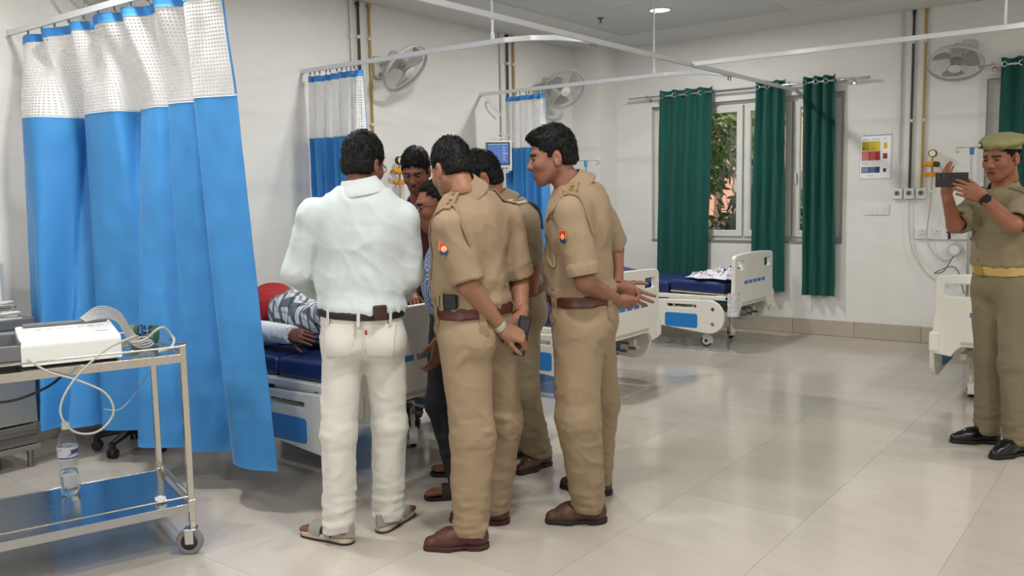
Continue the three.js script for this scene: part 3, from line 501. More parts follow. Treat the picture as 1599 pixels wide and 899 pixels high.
function bed(label, pos, turn, o = {}) {
  const t = thing('hospital_bed', label, 'bed', pos, turn);
  const L = 2.14, W = 0.44;
  const pole = [];
  for (const s of [-1, 1]) { pole.push(box(-L + 0.12, 0.30, s * 0.3 - 0.02, -0.1, 0.345, s * 0.3 + 0.02, 0.004)); }
  for (const x of [-L + 0.3, -1.15, -0.34]) pole.push(box(x - 0.02, 0.305, -0.3, x + 0.02, 0.34, 0.3, 0.003));
  part('base_frame', pole, M.absCream, t);
  part('lifting_gear', [box(-1.8, 0.345, -0.06, -0.5, 0.40, 0.06, 0.006), bar([-1.3, 0.36, -0.25], [-1.3, 0.36, 0.25], 0.016), bar([-0.75, 0.36, -0.25], [-0.75, 0.36, 0.25], 0.016), bar([-0.75, 0.37, 0.2], [-0.35, 0.47, 0.2], 0.014), bar([-0.75, 0.37, -0.2], [-0.35, 0.47, -0.2], 0.014), bar([-1.3, 0.37, 0.2], [-1.75, 0.47, 0.2], 0.014), bar([-1.3, 0.37, -0.2], [-1.75, 0.47, -0.2], 0.014), box(-1.2, 0.34, -0.2, -0.85, 0.38, -0.1, 0.004), box(-1.2, 0.34, 0.1, -0.85, 0.38, 0.2, 0.004)], std(0x6d6456, 0.5, 0.3), t);
  for (const z of [-0.13, 0, 0.13]) part('crank', [bar([-0.5, 0.34, z], [-0.06, 0.34, z], 0.011), bar([-0.06, 0.34, z], [-0.05, 0.30, z], 0.009), bar([-0.06, 0.305, z], [0.0, 0.305, z], 0.012)], M.steelDark, t);
  for (const x of [-L + 0.34, -0.34]) for (const s of [-1, 1]) { part('post', [bar([x, 0.16, s * 0.285], [x, 0.47, s * 0.285], 0.015)], M.absCream, t); castorWheel(t, x, s * 0.285, 0.056, s * 0.5 + (x < -1 ? 0.7 : -0.25)); }
  part('deck_frame', [box(-L + 0.06, 0.465, -W, -0.05, 0.505, -W + 0.035, 0.008), box(-L + 0.06, 0.465, W - 0.035, -0.05, 0.505, W, 0.008), box(-L + 0.06, 0.465, -W, -L + 0.1, 0.505, W, 0.006), box(-0.09, 0.465, -W, -0.05, 0.505, W, 0.006), box(-1.1, 0.47, -W, -1.06, 0.50, W, 0.004)], M.abs, t);
  // mattress in four hinged sections
  const secs = [[-L + 0.07, -1.32, 'b'], [-1.31, -0.98, 's'], [-0.97, -0.68, 't'], [-0.67, -0.1, 'l']];
  secs.forEach(([a, b, k]) => {
    const g = merge([box(a, 0.505, -W + 0.02, b, 0.60 + (o.thick ?? 0.02), W - 0.02, 0.035)]); const d = box(a + 0.01, 0.497, -W + 0.03, b - 0.01, 0.509, W - 0.03, 0.003);
    const rotA = k === 'b' ? -(o.back ?? 0) : k === 'l' ? (o.legs ?? 0) : 0, px = k === 'b' ? b : a;
    for (const q of [g, d]) if (rotA) { q.translate(-px, -0.5, 0); q.rotateZ(k === 'b' ? rotA : -rotA); q.translate(px, 0.5 + (k === 'l' ? 0.03 : 0), 0); }
    const m = part('mattress_section', g, M.mattress, t); part('deck_panel', d, M.absCream, m);
  });
  // boards
  const board = (x, name) => {
    const s = new THREE.Shape(), w = 0.46;
    s.moveTo(-w, 0.36); s.lineTo(-w + 0.1, 0.345); s.quadraticCurveTo(-w + 0.13, 0.40, -w + 0.17, 0.415); s.lineTo(w - 0.17, 0.415); s.quadraticCurveTo(w - 0.13, 0.40, w - 0.1, 0.345); s.lineTo(w, 0.36);
    s.quadraticCurveTo(w + 0.012, 0.5, w - 0.004, 0.62); s.lineTo(w - 0.004, 0.84); s.quadraticCurveTo(w - 0.004, 0.872, w - 0.04, 0.876); s.quadraticCurveTo(0, 0.905, -w + 0.04, 0.876); s.quadraticCurveTo(-w + 0.004, 0.872, -w + 0.004, 0.84); s.lineTo(-w + 0.004, 0.62); s.quadraticCurveTo(-w - 0.012, 0.5, -w, 0.36);
    for (const q of [-1, 1]) { const a = q < 0 ? -w + 0.045 : w - 0.225; s.holes.push(rrect(a, 0.735, a + 0.18, 0.835, 0.022, true)); }
    const g = extrude(s, 0.022, 0.009, 8); g.translate(0, 0, -0.011); g.rotateY(-Math.PI / 2); g.translate(x, 0, 0);
    const b = part(name, g, M.abs, t);
    part('lower_bar', box(x - 0.018, 0.418, -w + 0.16, x + 0.022, 0.445, w - 0.16, 0.006), std(0xbab6a8, 0.4), b);
    for (let k = 0; k < 5; k++) for (const s2 of [1, -1]) part('blue_stripe', cbox(x + s2 * 0.021, 0.625, -0.21 + k * 0.105, 0.003, 0.032, 0.08, 0.001), M.bluePanel, b);
    for (const q of [-1, 1]) part('corner_bumper', box(x - 0.028, 0.36, q * w - 0.035, x + 0.028, 0.50, q * w + 0.035, 0.018), M.abs, b);
  };
  board(0, 'footboard'); board(-L, 'headboard');
  // lowered side rails
  const railShape = () => {
    const s = new THREE.Shape(); s.moveTo(-0.74, 0.215); s.lineTo(-0.24, 0.165); s.absarc(-0.225, 0.315, 0.15, -Math.PI / 2, Math.PI / 2); s.lineTo(-0.72, 0.452); s.quadraticCurveTo(-0.755, 0.45, -0.757, 0.42); s.lineTo(-0.757, 0.24); s.quadraticCurveTo(-0.757, 0.217, -0.74, 0.215);
    s.holes.push(rrect(-0.66, 0.385, -0.34, 0.428, 0.02, true)); for (const y of [0.245, 0.385]) { const h = new THREE.Path(); h.absarc(-0.185, y, 0.026, 0, 6.2832, true); s.holes.push(h); }
    return s;
  };
  for (const s of [-1, 1]) for (const q of [0, 1]) {
    const g = extrude(railShape(), 0.016, 0.008, 12); g.translate(0, 0, -0.008); if (q) { g.rotateY(Math.PI); g.translate(-1.78 - 0.14, 0, 0); }
    g.translate(0, 0, s * (W + 0.05)); const rl = part('side_rail', g, M.abs, t);
    const bp = extrude(rrect(-0.665, 0.205, -0.335, 0.335, 0.02), 0.004, 0.002, 6); bp.translate(0, 0, -0.002 + 0.017); const bp2 = bp.clone(); bp2.translate(0, 0, -0.034);
    for (const z of [bp, bp2]) { if (q) { z.rotateY(Math.PI); z.translate(-1.92, 0, 0); } z.translate(0, 0, s * (W + 0.05)); part('rail_inlay', z, M.bluePanel, rl, 'blue inlay panel'); }
    const hx = q ? -1.45 : -0.5; part('rail_hinge', [bar([hx - 0.1, 0.43, s * W], [hx - 0.1, 0.33, s * (W + 0.04)], 0.012), bar([hx + 0.1, 0.43, s * W], [hx + 0.1, 0.33, s * (W + 0.04)], 0.012), bar([hx - 0.16, 0.46, s * (W - 0.01)], [hx + 0.16, 0.46, s * (W - 0.01)], 0.014)], std(0xb4ab97, 0.5), rl);
  }
  return t;
}
const BEDX = -3.2;
bed('white hospital bed on which the patient lies, beside the man in white', [BEDX, 0, -3.37], 0, { back: 0 });
bed('empty white hospital bed with blue mattress behind the rightmost standing officer', [BEDX, 0, -5.60], 0, { back: 0.0 });
bed('empty white hospital bed with blue mattress under the window, crumpled cloth on its foot', [BEDX, 0, -8.0], 0, { back: 0.16, legs: 0.03 });
bed('white hospital bed standing behind the officer who takes a picture', [-0.81, 0, -6.4], -Math.PI / 2, {});
// crumpled cloth on the bed under the window
{
  const pat = canvasTex(256, 256, (g) => { g.fillStyle = '#dfdde6'; g.fillRect(0, 0, 256, 256); const r = rng(8); for (let k = 0; k < 70; k++) { g.strokeStyle = ['#4a4d6b', '#7d7f97', '#2c2d3c', '#a9a7bd'][(r() * 4) | 0]; g.lineWidth = 2 + r() * 9; g.beginPath(); const x = r() * 256, y = r() * 256; g.moveTo(x, y); g.quadraticCurveTo(x + r() * 60 - 30, y + r() * 60, x + r() * 80 - 40, y + r() * 80 - 40); g.stroke(); } }, [2.2, 2.2]);
  const cm = new THREE.MeshPhysicalMaterial({ map: pat, roughness: 0.8 });
  const P = (u, v) => { const edge = sstep(0, 0.16, Math.min(u, 1 - u, v, 1 - v)), x = lerp(-3.74, -3.265, u) + 0.07 * noise3(u * 1.6, v * 1.6, 1), z = lerp(-8.12, -7.60, v) + 0.07 * noise3(u * 1.6, v * 1.6, 7); const cr = (n) => Math.pow(1 - Math.abs(n), 3); const b = 0.05 * (0.5 + 0.5 * noise3(u * 2.1, v * 2.3, 5)) + 0.035 * cr(noise3(u * 3.2, v * 3, 9)) + 0.014 * cr(noise3(u * 6, v * 6, 12)); return V(Math.min(x, -3.24), 0.664 + b * edge + 0.006 * noise3(u * 9, v * 9, 2) * edge + 0.07 * sstep(0.55, 1, u) * edge, z); };
  tag(part('crumpled_cloth', sheet(P, 60, 60, 0.003), cm), 'crumpled white and dark patterned cloth on the bed under the window', 'cloth');
  const plM = new THREE.MeshPhysicalMaterial({ color: 0xe8e8ea, roughness: 0.25, transmission: 0.25, thickness: 0 });
  const Q = (u, v) => { const a = u * 6.2832; const rr = 0.05 + 0.006 * noise3(Math.cos(a) * 2, v * 8, Math.sin(a) * 2) + 0.003 * noise3(Math.cos(a) * 6, v * 20, Math.sin(a) * 6); return V(-3.2 + Math.cos(a) * rr * 0.95, lerp(0.54, 0.33, v), -7.545 + Math.sin(a) * rr * 1.15); };
  tag(part('plastic_wrap', sheet(Q, 40, 24, 0.0015), plM), 'clear plastic wrap left around the corner of the footboard under the window', 'plastic wrap');
}
// ------------------------------------------------------------------ steel instrument trolley (local x along its length, z across it)
{
  const brushed = noiseTex(256, 70, 150, [[3, 1], [40, 1]], [6, 0.6], 61, [0.3, 3]);
  const st = new THREE.MeshPhysicalMaterial({ color: 0xc6c2ba, metalness: 1, roughness: 0.5, roughnessMap: brushed });
  const shelfM = new THREE.MeshPhysicalMaterial({ color: 0xaeb0b4, metalness: 1, roughness: 0.42, roughnessMap: brushed });
  const TP = [-3.21, 0, -1.985], TT = -1.886, TL = 0.95, TW = 0.55;
  const t = thing('steel_trolley', 'two shelf stainless steel trolley on castors in front of the large blue curtain', 'trolley', TP, TT);
  for (const x of [0, TL]) for (const z of [0, TW]) {
    part('post', box(x - 0.0125, 0.135, z - 0.0125, x + 0.0125, 0.885, z + 0.0125, 0.003), st, t);
    part('post_collar', box(x - 0.016, 0.20, z - 0.016, x + 0.016, 0.235, z + 0.016, 0.003), st, t);
    const a = z ? 0.9 : -0.5, c = part('castor_fork', (() => { const g = merge([bar([0, 0.105, 0], [0, 0.14, 0], 0.013), cbox(0.008, 0.108, 0, 0.055, 0.012, 0.05, 0.005), cbox(0.012, 0.08, 0.022, 0.035, 0.065, 0.004, 0.002), cbox(0.012, 0.08, -0.022, 0.035, 0.065, 0.004, 0.002)]); g.rotateY(a); g.translate(x, 0, z); return g; })(), M.chrome, t);
    part('tyre', (() => { const g = lathe([[0.034, -0.014], [0.05, -0.016], [0.055, -0.009], [0.055, 0.009], [0.05, 0.016], [0.034, 0.014]], 26); g.rotateX(Math.PI / 2); g.translate(0.014, 0.055, 0); g.rotateY(a); g.translate(x, 0, z); return g; })(), std(0x77777a, 0.6), c);
    part('wheel_hub', (() => { const g = lathe([[0, -0.017], [0.034, -0.015], [0.034, 0.015], [0, 0.017]], 22); g.rotateX(Math.PI / 2); g.translate(0.014, 0.055, 0); g.rotateY(a); g.translate(x, 0, z); return g; })(), std(0x2a2a2c, 0.5), c);
    part('post_cap', box(x - 0.013, 0.885, z - 0.013, x + 0.013, 0.893, z + 0.013, 0.003), std(0x5b3a2e, 0.6), t);
  }
  const tray = (y, h) => [box(0.013, y - 0.004, -0.008, TL - 0.013, y, TW + 0.008), box(0.0, y - h, -0.012, TL, y + 0.003, -0.006, 0.002), box(0, y - h, TW + 0.006, TL, y + 0.003, TW + 0.012, 0.002), box(-0.012, y - h, 0, -0.006, y + 0.003, TW, 0.002), box(TL + 0.006, y - h, 0, TL + 0.012, y + 0.003, TW, 0.002)];
  part('top_shelf', tray(0.845, 0.032), st, t); part('lower_shelf', tray(0.218, 0.034), shelfM, t);
  for (const [a, b] of [[[0, 0.878, -0.006], [TL, 0.878, -0.006]], [[0, 0.878, TW + 0.006], [TL, 0.878, TW + 0.006]], [[-0.006, 0.878, 0], [-0.006, 0.878, TW]], [[0, 0.25, -0.006], [TL, 0.25, -0.006]], [[-0.006, 0.25, 0], [-0.006, 0.25, TW]]]) part('guard_rail', bar(a, b, 0.004), st, t);
  const W = (x, y, z) => V(x, y, z).applyAxisAngle(V(0, 1, 0), TT).add(V(...TP)).toArray();
  // recorder
  const q = W(0.215, 0.848, 0.05), m = thing('ecg_recorder', 'white flat recorder box with a grey paper tray on the steel trolley', 'recorder', q, TT - 0.04);
  const prof = new THREE.Shape(); prof.moveTo(0, 0.012); prof.lineTo(0.0, 0.075); prof.quadraticCurveTo(0.0, 0.09, 0.02, 0.092); prof.lineTo(0.29, 0.118); prof.quadraticCurveTo(0.31, 0.118, 0.31, 0.1); prof.lineTo(0.31, 0.012); prof.closePath();
  const body = extrude(prof, 0.34, 0.006); body.rotateY(-Math.PI / 2); body.translate(0.35, 0, 0); part('body', body, M.whitePlastic, m);
  const grey = std(0x6a6b70, 0.45);
  part('paper_tray', [box(0.352, 0.012, 0.0, 0.52, 0.03, 0.31, 0.006), box(0.352, 0.03, 0, 0.36, 0.1, 0.31, 0.003), box(0.51, 0.03, 0, 0.52, 0.095, 0.31, 0.003), box(0.352, 0.03, -0.004, 0.52, 0.088, 0.02, 0.005), box(0.352, 0.03, 0.25, 0.52, 0.105, 0.31, 0.005), box(0.352, 0.045, 0.02, 0.515, 0.055, 0.25, 0.002)], grey, m, 'grey paper tray');
  part('rear_strip', (() => { const g = box(0.02, 0, 0, 0.33, 0.012, 0.05, 0.004); g.translate(0, 0.122, 0.25); return g; })(), grey, m);
  for (let k = 0; k < 7; k++) part('key', cbox(0.05 + k * 0.038, 0.114, 0.205, 0.024, 0.008, 0.02, 0.002), std(0xb9bcc2, 0.5), m);
  part('key', cbox(0.06, 0.1035, 0.1, 0.05, 0.006, 0.014, 0.002), grey, m);
  for (const [x, z] of [[0.03, 0.03], [0.03, 0.28], [0.5, 0.03], [0.5, 0.28]]) part('foot', bar([x, 0, z], [x, 0.014, z], 0.012), M.rubber, m);
  part('connector', box(-0.035, 0.03, 0.09, 0.0, 0.055, 0.13, 0.006), M.cable, m);
  // cables on the trolley
  const cable = (label, pts, r, mat, n = 60) => tag(part('lead_cable', tube(pts.map((p) => W(...p)), r, 7, n), mat), label, 'cable');
  cable('grey cable looping over the front edge of the steel trolley', [[0.2, 0.905, 0.12], [0.14, 0.915, 0.14], [0.19, 0.93, 0.02], [0.3, 0.9, -0.05], [0.42, 0.80, -0.075], [0.47, 0.70, -0.09], [0.43, 0.615, -0.09], [0.35, 0.60, -0.09], [0.29, 0.66, -0.09], [0.31, 0.74, -0.08], [0.40, 0.80, -0.06], [0.49, 0.84, -0.04], [0.56, 0.895, -0.022]], 0.0042, M.cable, 110);
  cable('thick grey cable arching over the right end of the trolley', [[0.17, 0.895, 0.13], [0.12, 0.90, 0.12], [0.075, 0.94, 0.1], [0.04, 0.945, 0.11], [0.01, 0.91, 0.13], [0.004, 0.888, 0.11], [0.03, 0.866, 0.07], [0.08, 0.856, 0.06]], 0.0055, M.cable);
  const rr = rng(77);
  for (let k = 0; k < 7; k++) { const j = () => 0, lift = 0.011 * k; cable(['lowest', 'second', 'third', 'fourth', 'fifth', 'sixth', 'topmost'][k] + ' of the thin grey leads bunched behind the recorder', [[0.33, 0.994, 0.16 + 0.02 * k], [0.25, 0.999 + lift * 0.5, 0.20 + 0.02 * k], [0.195 - 0.004 * k, 0.97 + lift * 0.5, 0.22 + 0.02 * k], [0.165 - 0.006 * k, 0.90 + lift * 0.4, 0.22 + 0.02 * k], [0.13 - 0.004 * k, 0.862 + lift * 0.4, 0.21 + 0.02 * k], [0.085, 0.857 + lift * 0.4 + 0.004 * (k % 3), 0.22 + 0.02 * k], [0.06, 0.87 + 0.004 * (k % 3), 0.22 + 0.02 * k]], 0.003, M.cable); }
  cable('black cable sagging below the top shelf of the trolley', [[0.42, 0.805, 0.1], [0.5, 0.765, 0.05], [0.62, 0.735, 0.04], [0.75, 0.75, 0.05], [0.9, 0.8, 0.08]], 0.005, M.rubber);
  cable('thin pale lead stretched from the loop to the trolley post', [[0.32, 0.68, -0.075], [0.25, 0.655, 0.0], [0.15, 0.67, 0.2], [0.05, 0.72, 0.4], [0.0, 0.76, 0.52]], 0.002, std(0xb9c4cc, 0.5));
  // limb clamps
  const limbM = [std(0x2d5a54, 0.45), std(0x2a4f8a, 0.45), std(0x34574a, 0.45), std(0x6d7478, 0.4)];
  for (let k = 0; k < 4; k++) {
    const p = W(0.035 + 0.022 * k, 0.85, 0.33 + 0.03 * k), g = thing('limb_clamp', ['dark green electrode clamp at the corner of the trolley', 'blue electrode clamp standing among the leads on the trolley', 'green electrode clamp nearest the recorder', 'grey electrode clamp lying behind the other clamps'][k], 'clamp', p, k * 0.8);
    const s = new THREE.Shape(); s.moveTo(0, 0); s.quadraticCurveTo(-0.03, 0.03, -0.012, 0.075); s.lineTo(-0.005, 0.075); s.quadraticCurveTo(-0.02, 0.035, 0.006, 0.006); s.closePath();
    for (const d of [-1, 1]) { const q2 = extrude(s, 0.022, 0.002); if (d > 0) q2.rotateY(Math.PI); q2.translate(d * 0.004, 0.004, d * 0.011); part('jaw', q2, limbM[k], g); }
    part('spring', bar([0, 0.035, -0.012], [0, 0.035, 0.012], 0.009), M.chrome, g); part('electrode_plate', bar([-0.012, 0.06, 0], [-0.009, 0.062, 0], 0.012), M.steel, g);
  }
  // water bottle
  const b = thing('water_bottle', 'clear plastic water bottle with white cap on the lower shelf of the trolley', 'bottle', [-3.74, 0.2186, -1.745], 0.7);
  const bp = [[0, 0.004], [0.03, 0], [0.037, 0.006], [0.039, 0.03], [0.0365, 0.036], [0.039, 0.042], [0.039, 0.06], [0.0365, 0.066], [0.039, 0.072], [0.038, 0.09], [0.034, 0.12], [0.0345, 0.135], [0.0395, 0.165], [0.0405, 0.2], [0.039, 0.225], [0.03, 0.262], [0.017, 0.287], [0.0145, 0.295], [0.0145, 0.305]];
  const pet = new THREE.MeshPhysicalMaterial({ color: 0xf4f8fb, transmission: 0.95, roughness: 0.05, thickness: 0, ior: 1.35, side: THREE.DoubleSide });
  part('bottle_wall', lathe(bp, 32), pet, b);
  part('water', lathe([[0, 0.006], [0.034, 0.006], [0.0365, 0.03], [0.0345, 0.036], [0.0365, 0.06], [0.0345, 0.066], [0.0355, 0.088], [0.033, 0.108], [0, 0.108]], 28), new THREE.MeshPhysicalMaterial({ color: 0xffffff, transmission: 1, roughness: 0.0, thickness: 0.05, ior: 1.33 }), b);
  part('cap', lathe([[0, 0.322], [0.0155, 0.321], [0.0165, 0.316], [0.0165, 0.298], [0.0185, 0.296], [0.0185, 0.29], [0, 0.29]], 24), std(0xe6e8ea, 0.4), b);
  const lab = canvasTex(512, 128, (g, w, h) => { g.fillStyle = '#e7e9f2'; g.fillRect(0, 0, w, h); g.fillStyle = '#3b3f9a'; g.fillRect(0, 104, w, 14); g.fillStyle = '#6d7296'; const r = rng(2); for (let k = 0; k < 60; k++) g.fillRect(20 + r() * 460, 20 + r() * 70, 10 + r() * 26, 4); g.fillStyle = '#a44'; g.fillRect(330, 10, 40, 14); g.fillStyle = '#555c84'; g.fillRect(60, 30, 150, 40); });
  const lg = new THREE.CylinderGeometry(0.0412, 0.0408, 0.055, 32, 1, true); lg.translate(0, 0.19, 0); part('label_band', lg, new THREE.MeshPhysicalMaterial({ map: lab, roughness: 0.4, side: THREE.DoubleSide, transmission: 0.3, thickness: 0 }), b);
  // crumpled tissue
  const tp = W(0.1, 0.218, 0.09), tg = new THREE.IcosahedronGeometry(0.02, 3), pp = tg.attributes.position; for (let i = 0; i < pp.count; i++) { const v = V(pp.getX(i), pp.getY(i), pp.getZ(i)), n = 1 + 0.35 * noise3(v.x * 90, v.y * 90, v.z * 90); pp.setXYZ(i, v.x * n * 1.2, Math.max(-0.012, v.y * n * 0.65), v.z * n); } tg.computeVertexNormals(); tg.translate(tp[0], tp[1] + 0.0125, tp[2]);
  tag(part('crumpled_tissue', tg, std(0xe4e6ea, 0.8)), 'small crumpled white tissue on the lower shelf of the trolley', 'tissue');
}
// ------------------------------------------------------------------ cabinet and equipment by the left wall
{
  const c = thing('steel_cabinet', 'steel bedside cabinet against the left wall behind the trolley', 'cabinet', [-5.27, 0, -1.78]);
  const cm = new THREE.MeshPhysicalMaterial({ color: 0xb5b4ae, metalness: 0.85, roughness: 0.32 });
  part('body', box(-0.28, 0.26, -0.42, 0.24, 0.79, 0.5, 0.006), cm, c); part('top', box(-0.295, 0.79, -0.435, 0.26, 0.845, 0.52, 0.006), std(0x6c6e70, 0.4, 0.3), c);
  part('lower_drawer', box(-0.27, 0.14, -0.41, 0.245, 0.25, 0.49, 0.005), std(0x6f6d66, 0.4, 0.4), c); part('drawer_lip', box(0.245, 0.2, -0.4, 0.262, 0.215, 0.48, 0.003), M.steelDark, c); part('bottom_rail', box(-0.28, 0.105, -0.42, 0.25, 0.135, 0.5, 0.004), std(0x8b8880, 0.4, 0.5), c);
  for (const [x, z] of [[-0.24, -0.38], [-0.24, 0.46], [0.2, -0.38], [0.2, 0.46]]) { part('leg', bar([x, 0, z], [x, 0.11, z], 0.016), M.steelDark, c); }
  for (const z of [-0.2, 0.25]) part('door_handle', tube([[0.24, 0.6, z], [0.262, 0.6, z], [0.262, 0.5, z], [0.24, 0.5, z]], 0.005, 6, 16), M.chrome, c);
  const v = thing('handset_unit', 'grey diagnostic unit holding a dark green handset on the cabinet', 'medical device', [-5.46, 0.845, -2.05], 1.2);
  part('back_panel', cbox(0, 0.16, 0, 0.13, 0.32, 0.06, 0.012), std(0x9a9b98, 0.45), v); part('cradle', cbox(0, 0.2, 0.04, 0.1, 0.17, 0.03, 0.012), std(0x2f3a3a, 0.5), v); part('handset', cbox(0.004, 0.19, 0.068, 0.055, 0.13, 0.03, 0.012), std(0x8e938f, 0.4), v); part('handset_cap', cbox(0.004, 0.255, 0.07, 0.06, 0.03, 0.034, 0.01), std(0x2f4a40, 0.5), v);
  const d = thing('control_unit', 'white upright control unit with two round knobs beside the handset', 'medical device', [-5.37, 0.8535, -2.15], 0.9);
  part('housing', (() => { const g = extrude(rrect(-0.05, 0, 0.05, 0.3, 0.03), 0.07, 0.008); g.translate(0, 0, -0.035); return g; })(), M.whitePlastic, d);
  for (const y of [0.24, 0.2]) part('knob', bar([0.015, y, 0.04], [0.015, y, 0.06], 0.014, 0.012, 16), M.greyPlastic, d); part('display', cbox(0.0, 0.13, 0.043, 0.07, 0.05, 0.006, 0.003), std(0x20262c, 0.25), d);
  const rr = rng(31); const lbl = ['nearest the wall', 'crossing the control unit', 'hanging over the front edge', 'curling at the left', 'on top of the heap'];
  for (let k = 0; k < 5; k++) { const pts = []; for (let i = 0; i < 9; i++) { const a = i * 1.1 + k; pts.push([-5.13 + 0.07 * Math.cos(a) + 0.02 * rr(), 0.857 + 0.017 * k + 0.004 * rr(), -2.0 + 0.18 * Math.sin(a * 0.7 + k) + 0.04 * rr()]); } tag(part('coiled_cable', tube(pts, 0.006, 6, 60), [M.cable, M.whitePlastic, M.greyPlastic][k % 3]), 'coiled cable on the cabinet by the left wall, ' + lbl[k], 'cable'); }
  const tr = thing('instrument_tray', 'white plastic tray under the coiled cables on the cabinet', 'tray', [-5.13, 0.845, -1.96]); part('tray', [cbox(0, 0.002, 0, 0.19, 0.004, 0.4, 0.001)], M.whitePlastic, tr);
}
// ------------------------------------------------------------------ wheeled stool behind the curtain
{
  const t = thing('wheeled_stool', 'black five-star castor stool mostly hidden behind the large blue curtain', 'stool', [-4.92, 0, -2.70], 0.35);
  for (let k = 0; k < 5; k++) {
    const a = k * 1.2566 + 0.2, cx = Math.cos(a), cz = Math.sin(a);
    const arm = part('base_arm', bar([cx * 0.03, 0.13, cz * 0.03], [cx * 0.22, 0.085, cz * 0.22], 0.028, 0.017), M.black, t);
    for (const s of [-1, 1]) part('castor_wheel', bar([cx * 0.22 - cz * s * 0.004, 0.03, cz * 0.22 + cx * s * 0.004], [cx * 0.22 - cz * s * 0.024, 0.03, cz * 0.22 + cx * s * 0.024], 0.03, 0.028, 18), M.black, arm);
    part('castor_hood', bar([cx * 0.22, 0.04, cz * 0.22], [cx * 0.22, 0.09, cz * 0.22], 0.02), M.black, arm);
  }
  part('column', [bar([0, 0.09, 0], [0, 0.26, 0], 0.034), bar([0, 0.26, 0], [0, 0.43, 0], 0.017)], M.black, t); part('seat', lathe([[0, 0.42], [0.1, 0.42], [0.12, 0.44], [0.12, 0.48], [0.1, 0.5], [0, 0.505]], 30), M.black, t);
}
// ------------------------------------------------------------------ people: smooth distance fields meshed on sparse grids
class Field {
  constructor(k = 0.02) { this.p = []; this.k = k; }
  cone(a, b, ra, rb, k = this.k) { a = a.isVector3 ? a : V(...a); b = b.isVector3 ? b : V(...b); const d = b.clone().sub(a), l2 = Math.max(1e-9, d.lengthSq()), c = a.clone().lerp(b, 0.5); this.p.push({ t: 0, ax: a.x, ay: a.y, az: a.z, dx: d.x, dy: d.y, dz: d.z, l2, ra, rb, k, cx: c.x, cy: c.y, cz: c.z, R: Math.sqrt(l2) / 2 + Math.max(ra, rb) }); return this; }
  ball(a, r, k = this.k) { return this.cone(a, a, r, r, k); }
  ell(c, r, f, k = this.k) { c = c.isVector3 ? c : V(...c); this.p.push({ t: 1, cx: c.x, cy: c.y, cz: c.z, f: f ?? FRAME0, rx: r[0], ry: r[1], rz: r[2], k, R: Math.max(...r) }); return this; }
  one(q, x, y, z) {
    if (q.t === 0) { const px = x - q.ax, py = y - q.ay, pz = z - q.az; let s = (px * q.dx + py * q.dy + pz * q.dz) / q.l2; s = s < 0 ? 0 : s > 1 ? 1 : s; const ux = px - q.dx * s, uy = py - q.dy * s, uz = pz - q.dz * s; return Math.sqrt(ux * ux + uy * uy + uz * uz) - (q.ra + (q.rb - q.ra) * s); }
    const px = x - q.cx, py = y - q.cy, pz = z - q.cz, f = q.f;
    const a = (px * f.x.x + py * f.x.y + pz * f.x.z) / q.rx, b = (px * f.y.x + py * f.y.y + pz * f.y.z) / q.ry, c = (px * f.z.x + py * f.z.y + pz * f.z.z) / q.rz;
    const k0 = Math.sqrt(a * a + b * b + c * c); if (k0 < 1e-6) return -Math.min(q.rx, q.ry, q.rz);
    const a1 = a / q.rx, b1 = b / q.ry, c1 = c / q.rz; return k0 * (k0 - 1) / Math.sqrt(a1 * a1 + b1 * b1 + c1 * c1);
  }
  at(x, y, z) {
    let d = 1e3;
    for (const q of this.p) {
      const ex = x - q.cx, ey = y - q.cy, ez = z - q.cz, e = Math.sqrt(ex * ex + ey * ey + ez * ez) - q.R; if (e > d + q.k) continue;
      const v = this.one(q, x, y, z), k = q.k, h = k - Math.abs(d - v);
      d = h > 0 ? Math.min(d, v) - h * h / (4 * k) : Math.min(d, v);
    }
    return d;
  }
  box(pad = 0.03) { const b = new THREE.Box3(); for (const q of this.p) { b.expandByPoint(V(q.cx - q.R, q.cy - q.R, q.cz - q.R)); b.expandByPoint(V(q.cx + q.R, q.cy + q.R, q.cz + q.R)); } return b.expandByScalar(pad); }
}
const FRAME0 = { x: V(1, 0, 0), y: V(0, 1, 0), z: V(0, 0, 1) };
const smax = (a, b, k) => { const h = Math.max(k - Math.abs(a - b), 0) / k; return Math.max(a, b) + h * h * k / 4; };
const smin = (a, b, k) => -smax(-a, -b, k);
